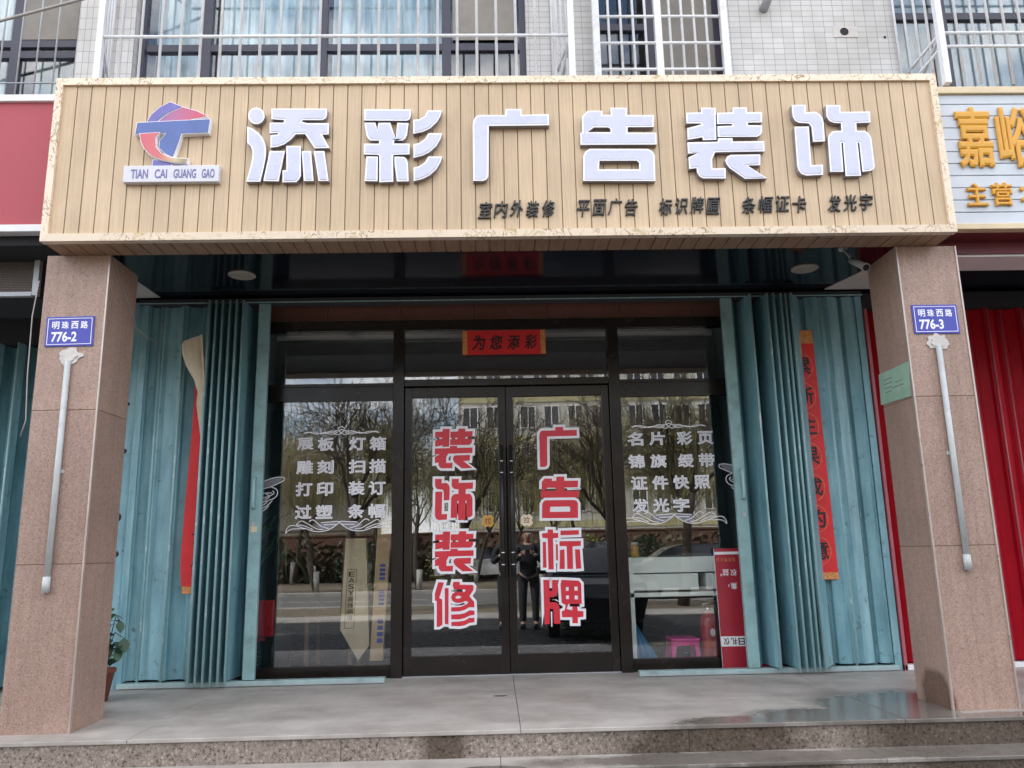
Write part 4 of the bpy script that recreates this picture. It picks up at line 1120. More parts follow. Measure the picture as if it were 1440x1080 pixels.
# long red couplets
t = thing('couplet_scroll', (-2.465, 1.575, 0.72), 'long red paper couplet on the left gate with its top curled over', 'paper scroll')
b = MB(); b.prism([[(-2.545, 0.85), (-2.525, 0.725), (-2.41, 0.725), (-2.40, 2.30), (-2.44, 2.40), (-2.47, 2.56), (-2.525, 2.50), (-2.528, 2.0), (-2.548, 1.4), (-2.555, 1.0)]], 1.572, 1.5745); b.build('paper', 'scroll_red', t)
b = MB(); b.prism([[(-2.524, 0.728), (-2.415, 0.728), (-2.415, 0.775), (-2.534, 0.785)]], 1.5705, 1.5718); b.build('gold_band', 'scroll_gold', t)
b = MB()
for ch, z in (('了', 1.12), ('人', 0.93)): text(b, ch, (-2.475, z, -2.425, z + .085), 1.5718, 0.001, 0.02)
b.build('brush_writing', 'ink', t)
b = MB()   # the loose top, rolled forward and showing its pale back
def sheet(b, rows, mi=0):
    n = len(rows[0]); V = [p for r in rows for p in r]
    F = [(i * n + j, i * n + j + 1, (i + 1) * n + j + 1, (i + 1) * n + j) for i in range(len(rows) - 1) for j in range(n - 1)]
    o = len(V); V2 = [(x + .001, y + .002, z) for x, y, z in V]
    b.add(V + V2, F + [tuple(reversed([o + k for k in f])) for f in F], mi, True)
sheet(b, [[(-2.63, 1.50, 2.79), (-2.60, 1.46, 2.81), (-2.54, 1.475, 2.84), (-2.50, 1.50, 2.86), (-2.462, 1.49, 2.875)], [(-2.615, 1.48, 2.70), (-2.575, 1.42, 2.71), (-2.52, 1.44, 2.73), (-2.47, 1.48, 2.74), (-2.432, 1.45, 2.75)], [(-2.575, 1.47, 2.60), (-2.54, 1.41, 2.60), (-2.495, 1.42, 2.60), (-2.445, 1.47, 2.60), (-2.41, 1.43, 2.60)],
          [(-2.51, 1.50, 2.48), (-2.48, 1.45, 2.47), (-2.455, 1.44, 2.46), (-2.42, 1.46, 2.45), (-2.395, 1.43, 2.44)], [(-2.485, 1.53, 2.38), (-2.462, 1.49, 2.36), (-2.445, 1.46, 2.34), (-2.42, 1.46, 2.32), (-2.40, 1.44, 2.30)], [(-2.497, 1.55, 2.28), (-2.475, 1.53, 2.24), (-2.455, 1.50, 2.20), (-2.43, 1.49, 2.17), (-2.41, 1.45, 2.14)], [(-2.455, 1.565, 2.04), (-2.45, 1.555, 2.01), (-2.44, 1.54, 1.98), (-2.43, 1.53, 1.95), (-2.42, 1.50, 1.92)], [(-2.437, 1.566, 1.82), (-2.435, 1.56, 1.8), (-2.43, 1.55, 1.78), (-2.425, 1.54, 1.76), (-2.42, 1.52, 1.74)]])
b.build('curled_back', 'scroll_back', t)
t = thing('couplet_scroll', (2.75, 1.58, 0.72), 'long red paper couplet with black brush characters on the right gate', 'paper scroll')
b = MB(); b.prism([[(2.56, 0.728), (2.845, 0.728), (2.825, 2.86), (2.56, 2.86)]], 1.572, 1.5745); b.build('paper', 'scroll_red', t)
b = MB(); b.box(2.562, 2.842, 1.5700, 1.5718, 0.73, 0.785); b.build('gold_band', 'scroll_gold', t)
b = MB(); b.box(2.562, 2.823, 1.5700, 1.5718, 2.74, 2.857); b.build('gold_band', 'scroll_gold', t)
for i, ch in enumerate('累新主果成的意'):
    z = 2.46 - i * 0.262; b = MB()
    text(b, ch, (2.640, z, 2.785, z + .155), 1.5715, 0.001, 0.022)
    b.build('brush_character', 'ink', t)
for i in range(7):
    z = 2.46 - i * 0.262; b = MB()
    ring = [(2.710 + 0.092 * math.cos(a * math.pi / 16), z + .075 + 0.112 * math.sin(a * math.pi / 16)) for a in range(32)]
    b.ribbon(ring, 0.004, 1.5711, 1.5719, 0, True); b.build('printed_ring', 'scroll_gold', t)
b = MB(); sheet(b, [[(2.665, 1.55, 2.87), (2.685, 1.52, 2.86), (2.70, 1.55, 2.84)], [(2.66, 1.55, 2.7), (2.69, 1.51, 2.7), (2.712, 1.56, 2.68)], [(2.66, 1.56, 2.5), (2.68, 1.53, 2.48), (2.69, 1.57, 2.46)], [(2.66, 1.57, 2.3), (2.668, 1.56, 2.28), (2.672, 1.57, 2.26)]])
b.build('curled_back', 'scroll_back', t)

# ================================================================== NEIGHBOURING SHOPS
t = thing('neighbour_sign', (-4.6, -0.05, 3.2), 'pink red blank sign panel with white rails left of the beige sign', 'shop sign')
b = MB(); b.box(-7.5, -2.90, -0.05, 0.0, 3.215, 4.125); b.build('panel', 'pink_panel', t)
b = MB(); b.box(-7.5, -2.892, -0.075, 0.01, 4.125, 4.175, 0, .004); b.box(-7.5, -2.892, -0.075, 0.01, 3.165, 3.2149, 0, .004); b.build('rail', 'white_trim', t)
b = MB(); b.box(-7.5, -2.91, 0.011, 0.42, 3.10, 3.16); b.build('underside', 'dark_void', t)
t = thing('mesh_box', (-3.6, 0.3, 2.83), 'dark box with a wire mesh front under the pink sign', 'vent box')
b = MB(); b.box(-4.6, -3.19, 0.33, 0.8, 2.83, 3.22); b.build('box', 'dark_void', t)
b = MB(); b.box(-3.225, -3.185, 0.29, 0.329, 2.84, 3.2, 0, .003); b.box(-4.6, -3.226, 0.29, 0.329, 2.835, 2.868, 0, .003); b.build('frame', 'grey_steel', t)
b = MB()
for i in range(28): b.box(-4.2, -3.226, 0.318, 0.322, 2.874 + i * 0.0125, 2.8795 + i * 0.0125)
for i in range(72): b.box(-3.232 - i * 0.0135, -3.226 - i * 0.0135, 0.3235, 0.327, 2.87, 3.21)
b.build('mesh', 'mesh_metal', t)
t = thing('folding_gate', (-4.2, 1.62, 0), 'closed teal folding gate beyond the left pillar under the pink sign', 'folding gate')
for i in range(32):
    x = -3.34 - i * 0.092; y0, y1 = (1.48, 1.72) if i % 2 else (1.72, 1.48)
    b = MB(); leaf(b, (x - 0.092, y1), (x, y0), 0.03, 2.82, 0.01); b.tube([(x, y0 - .004, 0.02), (x, y0 - .004, 2.82)], 0.010, 6, 1); b.build('gate_leaf', ['gate_paint', 'gate_edge'], t)
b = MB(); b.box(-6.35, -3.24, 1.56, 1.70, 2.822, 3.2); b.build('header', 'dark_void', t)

t = thing('neighbour_sign', (5.0, -0.1, 3.1), 'white slatted sign with gold characters right of the beige sign', 'shop sign')
b = MB(); z = 3.135
while z < 4.11: b.box(3.155, 7.5, -0.100, -0.07, z, min(z + 0.086, 4.112), 0, 0.004); z += 0.0905
b.box(3.155, 7.5, -0.07, -0.05, 3.13, 4.11, 1); b.build('slats', ['slat_white', 'grey_steel'], t)
b = MB(); b.box(3.099, 3.154, -0.125, 0.1, 3.092, 4.165, 0, .004); b.box(3.1545, 7.5, -0.122, 0.1, 4.113, 4.165, 0, .004); b.box(3.1545, 7.5, -0.122, -0.05, 3.092, 3.134, 0, .004); b.build('frame', 'cream_trim', t)
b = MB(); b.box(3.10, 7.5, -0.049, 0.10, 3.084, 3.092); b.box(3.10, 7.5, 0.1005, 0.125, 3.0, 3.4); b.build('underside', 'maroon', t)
def gold(ch, rect):
    b = MB(); text(b, ch, rect, -0.1005, 0.024, 0.028); b.build('sign_letter', 'gold_letter', t)
gold('嘉', (3.268, 3.545, 3.525, 4.005)); gold('峪', (3.560, 3.545, 3.83, 4.005)); gold('关', (3.87, 3.545, 4.13, 4.005))
for i, ch in enumerate('主营'): gold(ch, (3.282 + i * 0.178, 3.262, 3.282 + i * 0.178 + 0.145, 3.432))
gold('：', (3.66, 3.29, 3.69, 3.40))
t = thing('roller_housing', (5, 0.4, 3.0), 'pale beam above the red gate under the gold lettered sign', 'beam')
b = MB(); b.box(3.223, 7.5, 0.126, 0.42, 2.985, 3.085, 0, .004); b.build('beam', 'white_trim', t)
t = thing('folding_gate', (4.8, 1.62, 0), 'closed red folding gate beyond the right pillar under the gold lettered sign', 'folding gate')
xx = 3.335; i = 0
while xx < 6.4:
    y0, y1 = (1.59, 1.65) if i % 2 else (1.65, 1.59)
    b = MB(); leaf(b, (xx, y0), (xx + .155, y1), 0.05, 3.05, 0.01); b.tube([(xx, y0 - .004, 0.03), (xx, y0 - .004, 3.05)], 0.009, 6, 1); b.build('gate_leaf', ['red_gate', 'red_trim'], t)
    xx += .155; i += 1
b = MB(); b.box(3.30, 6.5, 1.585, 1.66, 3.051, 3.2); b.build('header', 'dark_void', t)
b = MB(); b.box(3.31, 3.334, 1.57, 1.66, 0.0, 3.05); b.build('frame_post', 'red_trim', t)
b = MB(); b.box(3.31, 6.5, 1.57, 1.64, 0.002, 0.045, 0, .004); b.build('floor_rail', 'white_trim', t)

# potted plant behind the left pillar
t = thing('potted_plant', (-2.86, 1.05, 0), 'small leafy plant in a dark pot half hidden behind the left pillar', 'potted plant')
b = MB(); b.lathe(-2.93, 1.08, [(0.09, 0.0), (0.125, 0.20), (0.135, 0.20), (0.135, 0.225), (0.118, 0.225), (0.11, 0.19)], 18); b.build('pot', 'terracotta', t)
random.seed(8)
def leafshape(b, p, d, L, W, mi=0, droop=0.3):
    d = Vector(d).normalized(); s = d.cross(Vector((0, 0, 1)))
    s = s.normalized() if s.length > .01 else Vector((1, 0, 0)); u = s.cross(d)
    P = Vector(p); prof = [(0, .05), (.2, .7), (.45, 1), (.7, .8), (.9, .35), (1, .02)]
    V = []
    for k, wd in prof:
        c = P + d * (k * L) - Vector((0, 0, 1)) * droop * L * k * k
        V += [c + s * wd * W / 2 + u * .06 * W, c, c - s * wd * W / 2 + u * .06 * W]
    F = []
    for i in range(len(prof) - 1):
        a = 3 * i; F += [(a, a + 1, a + 4, a + 3), (a + 1, a + 2, a + 5, a + 4)]
    b.add(V, F, mi, True)
b = MB(); b2 = MB()
for i in range(16):
    a = random.uniform(0, 6.28); r_ = random.uniform(0.02, 0.13); h = random.uniform(0.35, 0.70)
    tip = Vector((-2.87 + r_ * math.cos(a) + .03, 1.05 + r_ * math.sin(a) * .8 - .05, h))
    b2.tube([(-2.93, 1.08, 0.18), ((-2.93 + tip.x) / 2, (1.08 + tip.y) / 2, h * .65), tip], 0.004, 5)
    for k in range(3): leafshape(b, tip - Vector((0, 0, .05 * k)), (math.cos(a + k * 2), math.sin(a + k * 2) - .4, .25), random.uniform(.07, .11), random.uniform(.05, .075), 0, .6)
for x, z, s in ((-2.70, 0.40, .10), (-2.735, 0.52, .08), (-2.74, 0.33, .09)):
    b2.tube([(-2.86, 1.05, 0.30), (-2.78, 1.0, z + .09), (x, 0.97, z + .05)], 0.003, 5); leafshape(b, (x, .97, z + .05), (.25, -.3, -1), s, s * .8, 0, .1)
b.build('foliage', 'leaf_dark', t); b2.build('stem', 'twig', t)

# ================================================================== INSIDE THE SHOP
b = MB(); b.box(-3.4, 3.4, 1.93, 6.6, -0.10, -0.002); tag(b.build('shop_floor', 'room_floor'), kind='structure')
for q in ((-3.4, 3.4, 6.6, 6.7), (-3.5, -3.4, 1.97, 6.6), (3.4, 3.5, 1.97, 6.6)):
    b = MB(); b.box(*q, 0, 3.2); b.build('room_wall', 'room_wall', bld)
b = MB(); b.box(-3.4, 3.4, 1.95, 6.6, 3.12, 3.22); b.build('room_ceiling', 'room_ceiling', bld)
t = thing('ceiling_lamp', (0, 2.5, 3.06), 'long pale strip lamp under the shop ceiling seen above the doors', 'ceiling lamp')
b = MB(); b.box(-2.1, 2.2, 2.47, 2.53, 3.075, 3.118, 0, .004); b.build('housing', 'white_trim', t)
b = MB(); b.tube([(-2.08, 2.50, 3.058), (2.18, 2.50, 3.058)], 0.016, 10); b.build('tube', 'tube_light', t)

t = thing('counter', (1.7, 2.4, 0), 'white counter table with drawers inside the right shop window', 'counter')
b = MB(); b.box(1.225, 2.75, 2.28, 2.9, 0.795, 0.93, 0, .006); b.build('top', 'counter_white', t)
b = MB(); b.box(1.275, 1.86, 2.30, 2.86, 0.645, 0.785, 0, .005); b.build('drawer', 'counter_white', t)
b = MB(); b.box(1.93, 2.6, 2.30, 2.86, 0.645, 0.785, 0, .005); b.build('drawer', 'counter_white', t)
b = MB(); b.box(1.24, 2.74, 2.285, 2.33, 0.590, 0.625); b.build('rail', 'counter_white', t)
for x, y in ((1.245, 2.285), (2.70, 2.285), (1.245, 2.86), (2.70, 2.86)):
    b = MB(); b.box(x, x + 0.035, y, y + .035, 0, 0.794); b.build('leg', 'counter_white', t)
random.seed(5)
t = thing('paper_stack', (1.9, 2.5, 0.93), 'low dark pile of papers lying on the white counter', 'paper stack')
for k in range(3):
    b = MB(); x = 1.52 + k * .22 + random.uniform(-.02, .02); b.box(x, x + .24, 2.36, 2.6, 0.931, 0.945 + k % 2 * .015, 0, .003); b.build('sheet', ['cable_dark', 'room_wall', 'print_blue'][k], t)
t = thing('jar', (1.33, 2.5, 0.93), 'small amber jar with a pale lid standing on the white counter', 'jar')
b = MB(); b.lathe(1.33, 2.45, [(0.035, .931), (0.04, .95), (0.04, 1.02), (0.028, 1.04)], 14); b.build('body', 'badge_gold', t)
b = MB(); b.lathe(1.33, 2.45, [(0.03, 1.041), (0.03, 1.065), (0.028, 1.067)], 14); b.build('lid', 'white_trim', t)

t = thing('plastic_stool', (1.75, 2.5, 0), 'bright pink plastic stool under the white counter', 'stool')
b = MB(); b.box(1.60, 1.86, 2.38, 2.64, 0.195, 0.222, 0, .010); b.box(1.608, 1.852, 2.388, 2.632, 0.160, 0.1945, 0); b.build('seat', 'stool_pink', t)
for x, y, dx, dy in ((1.61, 2.39, -.02, -.02), (1.81, 2.39, .02, -.02), (1.61, 2.59, -.02, .02), (1.81, 2.59, .02, .02)):
    b = MB(); V = []
    for z, o, s in ((0, 1, .034), (0.16, 0, .042)):
        V += [(x + dx * o, y + dy * o, z), (x + dx * o + s, y + dy * o, z), (x + dx * o + s, y + dy * o + s, z), (x + dx * o, y + dy * o + s, z)]
    b.add(V, [(0, 3, 2, 1), (4, 5, 6, 7), (0, 1, 5, 4), (1, 2, 6, 5), (2, 3, 7, 6), (3, 0, 4, 7)]); b.build('leg', 'stool_pink', t)
t = thing('fire_extinguisher', (1.915, 2.25, 0), 'red fire extinguisher standing beside the pink stool', 'fire extinguisher')
b = MB(); b.lathe(1.915, 2.25, [(0.072, 0.0), (0.076, 0.02), (0.076, 0.36), (0.066, 0.40), (0.04, 0.43), (0.028, 0.445)], 22); b.build('cylinder', 'ext_red', t)
b = MB(); b.lathe(1.915, 2.25, [(0.026, 0.446), (0.026, 0.475), (0.018, 0.485)], 12); b.box(1.86, 1.98, 2.24, 2.26, 0.486, 0.497, 0, .002); b.tube([(1.86, 2.25, .505), (1.92, 2.25, .515), (1.99, 2.25, .545)], 0.008, 6); b.build('valve', 'chrome', t)
b = MB(); b.tube([(1.985, 2.25, .47), (2.04, 2.24, .43), (2.05, 2.235, .30), (2.04, 2.235, .16)], 0.010, 8); b.build('hose', 'black_plastic', t)
b = MB(); b.prism([[(1.925 + .022 * math.cos(a * math.pi / 8), .27 + .034 * math.sin(a * math.pi / 8)) for a in range(16)]], 2.1725, 2.178); b.build('label', 'white_trim', t)
t = thing('draped_cloth', (1.33, 2.35, 0), 'blue patterned cloth hanging in a point beside the counter leg', 'cloth')
b = MB()
n = 14; rowsv = []
for i in range(9):
    z = 0.36 * (1 - i / 8); wd = 0.03 + 0.22 * (i / 8)
    rowsv.append([(1.262 + wd * j / n, 2.335 + 0.016 * math.sin(j * 1.6 + i * .3) + .02 * i / 8, z + 0.002) for j in range(n + 1)])
sheet(b, rowsv); b.build('cloth', 'cloth_blue', t)

t = thing('red_board', (2.0, 1.79, 0), 'red printed board standing upside down against the right window', 'display board')
sh = lambda x, y, z: (x, y + 0.03 * z, z)
b = MB(); b.prism([[(1.886, 0.004), (2.40, 0.004), (2.40, 0.995), (1.886, 0.995)]], 1.775, 1.792, 0, 1, xf=sh); b.build('panel', ['board_red', 'white_trim'], t)
for za, zb in ((.195, .275), (.945, .968)):
    b = MB(); b.prism([[(1.887, za), (2.399, za), (2.399, zb), (1.887, zb)]], 1.7735, 1.7748, 0, xf=sh); b.build('white_band', 'white_trim', t)
b = MB()
for i, ch in enumerate('仪礼日'): text(b, ch, (1.905 + i * .064, 0.207, 1.957 + i * .064, 0.263), 1.7734, 0.001, 0.02, 1, xf=sh, flip=True)
for i, ch in enumerate('。益权'): text(b, ch, ((1.925 if ch == '。' else 1.945 + (i - 1) * .066), 0.765, (1.94 if ch == '。' else 2.0 + (i - 1) * .066), (0.785 if ch == '。' else 0.82)), 1.7748, 0.001, 0.015, 0, xf=sh, flip=True)
text(b, '集', (2.005, 0.655, 2.06, 0.71), 1.7748, 0.001, 0.015, 0, xf=sh, flip=True); text(b, '，', (1.985, 0.675, 1.995, 0.70), 1.7748, 0.001, 0.015, 0, xf=sh, flip=True)
for i in range(5): text(b, '心人贤市业'[i], (1.90 + i * .034, 0.885, 1.926 + i * .034, 0.915), 1.7748, 0.001, 0.01, 2, xf=sh, flip=True)
b.build('lettering', ['white_trim', 'ink', 'scroll_gold'], t)

# the counter group stands close behind the pane
for o in list(bpy.data.objects):
    if o.parent is None and o.get('category') in ('counter', 'paper stack', 'jar', 'stool', 'cloth'): o.location += Vector((-0.05, -0.20, 0.0))
# left window: boxes, a dark table, a palm, a red chair back
def leanbox(name, x0, x1, z1, y0, dep, lean, mat, label, pts=None, cat='box'):
    t = thing(name, ((x0 + x1) / 2, y0, 0), label, cat)
    xf = lambda x, y, z: (x + lean * z, y, z)
    b = MB(); b.prism([pts or [(x0, 0.003), (x1, 0.003), (x1, z1), (x0, z1)]], y0, y0 + dep, 0, xf=xf); b.build('box', mat, t)
    return t, xf
t, xf = leanbox('carton', -1.26, -1.04, 1.16, 2.22, 0.10, 0.035, 'cardboard', 'tall pale carton with a boxed black text strip in the left window', [(-1.38, 0.36), (-1.21, 0.10), (-1.12, 0.22), (-1.195, 1.15), (-1.375, 1.15)])
b = MB(); q = [(-1.345, 0.37), (-1.26, 0.37), (-1.26, 0.88), (-1.345, 0.88)]; b.prism([q, offset(q, -.004)], 2.2185, 2.2195, 0, xf=xf)
for i, ch in enumerate('EASY装饰画墙'): 
    text(b, ch, (-1.332, 0.815 - i * 0.054, -1.275, 0.858 - i * 0.054), 2.2198, 0.001, 0.01, xf=xf)
b.build('print', 'ink', t)
t, xf = leanbox('carton', -1.02, -0.90, 1.30, 2.24, 0.10, 0.03, 'cardboard_tan', 'tall narrow tan carton with blue print in the left window', [(-1.11, 0.09), (-1.0, 0.09), (-0.965, 1.30), (-1.09, 1.30)])
b = MB()
for z0, z1 in ((0.24, 0.46), (0.56, 0.70), (0.78, 0.93)):
    for k in range(4): b.prism([[(-1.055, z0 + k * (z1 - z0) / 4), (-1.005, z0 + k * (z1 - z0) / 4), (-1.005, z0 + (k + .7) * (z1 - z0) / 4), (-1.055, z0 + (k + .7) * (z1 - z0) / 4)]], 2.2385, 2.2395, 0, xf=xf)
b.build('print', 'print_blue', t)
t = thing('low_table', (-1.5, 2.6, 0), 'low dark wooden table inside the left shop window', 'table')
b = MB(); b.box(-1.72, -1.28, 2.35, 2.9, 0.44, 0.475, 0, .004); b.build('table_top', 'brown_panel', t)
for x in (-1.71, -1.32):
    for y in (2.36, 2.85):
        b = MB(); b.box(x, x + .035, y, y + .035, 0, 0.439); b.build('leg', 'brown_panel', t)
t = thing('red_chair', (-2.15, 2.35, 0), 'dark red chair back low in the left window corner', 'chair')
b = MB(); b.box(-2.32, -1.99, 2.36, 2.40, 0.30, 0.62, 0, .015); b.build('backrest', 'ext_red', t)
b = MB(); b.box(-2.34, -1.97, 2.41, 2.78, 0.26, 0.31, 0, .012); b.build('seat', 'ext_red', t)
for x in (-2.33, -2.00):
    for y in (2.38, 2.74):
        b = MB(); b.tube([(x, y, 0), (x, y, 0.259)], 0.013, 8); b.build('leg', 'black_plastic', t)
t = thing('indoor_palm', (-2.0, 2.5, 0), 'dark drooping palm in a black pot behind the left window', 'potted plant')
b = MB(); b.lathe(-2.0, 2.55, [(0.12, 0), (0.16, 0.30), (0.165, 0.33), (0.14, 0.33)], 18); b.build('pot', 'black_plastic', t)
random.seed(11); b = MB(); b2 = MB()
b2.tube([(-2.0, 2.55, 0.3), (-1.99, 2.53, 0.8), (-1.98, 2.52, 1.35)], [0.03, 0.025, 0.02], 8)
for i in range(46):
    a = random.uniform(0, 6.28); e = random.uniform(-.3, 1.0)
    leafshape(b, (-1.98, 2.52, 1.05 + random.uniform(0, .35)), (math.cos(a), math.sin(a) * .8, e), random.uniform(.3, .55), .035, 0, 1.0)
b.build('foliage', 'leaf_dark', t); b2.build('trunk', 'bark', t)

# ================================================================== ACROSS THE STREET (what the shop glass mirrors)
def tree(x, y, H, seed, label, yellow=0.5, white=True, group='street trees on the near planting strip'):
    random.seed(seed)
    t = thing('street_tree', (x, y, -0.33), label, 'tree', group)
    tr = MB(); tw = MB(); lv = MB(); tips = []
    def grow(p, d, L, r, lvl):
        n = 4 if lvl < 3 else 3; pts = [Vector(p)]; dd = Vector(d)
        for k in range(n):
            dd = (dd + Vector((random.uniform(-.2, .2), random.uniform(-.2, .2), 0.05 if lvl < 3 else -.06))).normalized()
            pts.append(pts[-1] + dd * (L / n))
        rs = [max(.0075, r * (1 - 0.45 * k / n)) for k in range(n + 1)]
        (tr if lvl <= 1 else tw).tube(pts, rs, 8 if lvl == 0 else 5 if lvl == 1 else 3, 0, lvl < 2)
        if lvl >= 4: tips.append((pts[-1], dd)); return
        for k in range([6, 6, 5, 4][lvl]):
            u = random.uniform([.66, .35, .25, .2][lvl], 1.0); q = pts[min(n, max(1, round(u * n)))]
            o = dd.orthogonal().normalized(); o.rotate(Matrix.Rotation(random.uniform(0, 6.28), 3, dd))
            nd = (dd + o * random.uniform(.45, 1.0) + Vector((0, 0, .22 if lvl < 2 else 0))).normalized()
            grow(q, nd, L * random.uniform(.55, .78), max(.009, rs[-1] * random.uniform(.5, .7)), lvl + 1)
    grow((x, y, -0.33), (random.uniform(-.1, .1), 0, 1), H * .31, H * .0175 * (.62 if white else 1), 0)
    for (p, d) in tips:
        if random.random() > yellow: continue
        for s in range(2):
            L = random.uniform(.5, 1.8); q = p + Vector((random.uniform(-.15, .15), random.uniform(-.15, .15), 0)); sw_ = Vector((random.uniform(-.12, .12), random.uniform(-.12, .12), 0))
            lv.tube([q, q + sw_ * .6 - Vector((0, 0, L * .5)), q + sw_ - Vector((0, 0, L))], 0.005, 3, 0, False)
            for k in range(int(L * 7)):
                c = q + sw_ * (k / (L * 7)) - Vector((0, 0, k / 7)); a = random.uniform(0, 6.28); l = random.uniform(.04, .09)
                e = Vector((math.cos(a) * l, math.sin(a) * l, -l * .9)); s2 = Vector((-math.sin(a), math.cos(a), 0)) * .010
                lv.add([c, c + e * .5 + s2, c + e, c + e * .5 - s2], [(0, 1, 2, 3)])
    tr.build('trunk', 'bark', t); tw.build('crown', 'pale_twig' if white else 'twig', t)
    if lv.f: lv.build('hanging_strands', 'leaf_yellow', t)
    if white:
        b = MB(); b.tube([(x, y, -0.33), (x, y, 0.42)], [H * .0188 * (.62 if white else 1), H * .0176 * (.62 if white else 1)], 10); b.build('whitewash_band', 'whitewash', t)
    return t
def again(src, x, y, rz, s, label, group):
    c = copy_tree(src); c.location = (x, y, -0.33); c.rotation_euler.z = R(rz); c.scale = (s, s, s); c['label'] = label; c['group'] = group; return c
T1 = tree(-3.4, -10.2, 8.5, 21, 'dark trunked bare tree mirrored in the left window', .10, False)
T2 = tree(-0.75, -10.6, 8.0, 22, 'bare forked tree mirrored in the left door', .10, False)
T3 = tree(1.9, -10.4, 8.5, 23, 'bare tree mirrored in the right door', .10, False)
T4 = tree(4.4, -10.3, 8.5, 25, 'yellowish willow mirrored in the right window', .25, False)
G2 = 'whitewashed trees beyond the road'
W1 = tree(-6.2, -19.8, 9.5, 31, 'whitewashed bare tree beyond the road, first from the left', .15, True, G2)
W2 = tree(-2.6, -19.6, 9.5, 32, 'whitewashed willow beyond the road left of the doors', .3, True, G2)
k = 0
for x, y, src, sz in ((-9.6, -20.0, W2, 1.0), (0.6, -20.2, W1, .95), (3.7, -19.9, W2, 1.05), (6.9, -20.2, W1, 1.0), (10.2, -20, W2, .95), (-7.9, -27, W1, 1.1), (-4.2, -28, W2, 1.1), (-0.8, -27.5, W1, 1.0), (2.2, -28, W2, 1.15), (5.6, -27.2, W1, 1.1), (9.0, -28, W2, 1.1), (12.5, -27, W1, 1.1), (-6.0, -30.5, W2, 1.3), (-9.5, -30, W1, 1.3), (-13.5, -28, W2, 1.25)):
    near = y > -24
    again(src, x, y, 40 + 67 * k, sz, ('whitewashed bare tree by the far kerb, ' if near else 'bare tree deep in the park strip, ') + ['farthest left', 'left of the yellow banded block', 'in front of the yellow banded block', 'right of the yellow banded block', 'farthest right', 'farthest left', 'second from the left', 'third from the left', 'near the middle', 'third from the right', 'second from the right', 'farthest right', 'against the brown wall left of the middle', 'against the brown wall farther left', 'tall one at the far left edge'][k], G2); k += 1
def shrub(x, y, r, h, seed, label, mat='leaf_yellow'):
    random.seed(seed); t = thing('shrub', (x, y, -0.3), label, 'shrub', 'shrubs along the road')
    b = MB(); b2 = MB()
    for i in range(9):
        a = random.uniform(0, 6.28); b2.tube([(x, y, -.3), (x + r * .5 * math.cos(a), y + r * .5 * math.sin(a), h * .4), (x + r * .8 * math.cos(a), y + r * .8 * math.sin(a), h * .8 - .2)], 0.012, 4)
    for i in range(900):
        a = random.uniform(0, 6.28); u = random.random() ** .5; z = random.uniform(0, 1); rr = r * u * math.sin(math.pi * (0.15 + .8 * z))
        c = Vector((x + rr * math.cos(a), y + rr * math.sin(a), -.25 + h * z)); l = random.uniform(.05, .11)
        d1 = Vector((random.uniform(-1, 1), random.uniform(-1, 1), random.uniform(-.6, .8))).normalized(); s = d1.orthogonal() * .35
        b.add([c, c + d1 * l * .5 + s * l, c + d1 * l, c + d1 * l * .5 - s * l], [(0, 1, 2, 3)])
    b.build('foliage', mat, t); b2.build('stem', 'twig', t)
shrub(-1.5, -19.7, 1.0, 1.8, 41, 'round yellow green shrub mirrored in the left door')
shrub(2.4, -19.7, .9, 1.7, 42, 'round yellow green shrub mirrored in the right door')
shrub(-4.6, -19.6, 1.0, 1.7, 43, 'dark green shrub at the left by the road', 'leaf_dark')
shrub(5.4, -19.7, 1.0, 1.7, 44, 'dark green shrub at the right by the road', 'leaf_dark')
b = MB(); b2 = MB(); random.seed(77)
for i in range(14000):
    c = Vector((random.uniform(-26, 26), random.uniform(-33, -31), (-.3 + random.random() ** 1.6 * (1.5 + .5 * math.sin(i * .37))))); l = random.uniform(.18, .42)
    d1 = Vector((random.uniform(-1, 1), random.uniform(-1, 1), random.uniform(-.6, .8))).normalized(); s_ = d1.orthogonal() * .4
    b.add([c, c + d1 * l * .5 + s_ * l, c + d1 * l, c + d1 * l * .5 - s_ * l], [(0, 1, 2, 3)])
tag(b.build('undergrowth', 'leaf_olive'), kind='stuff')

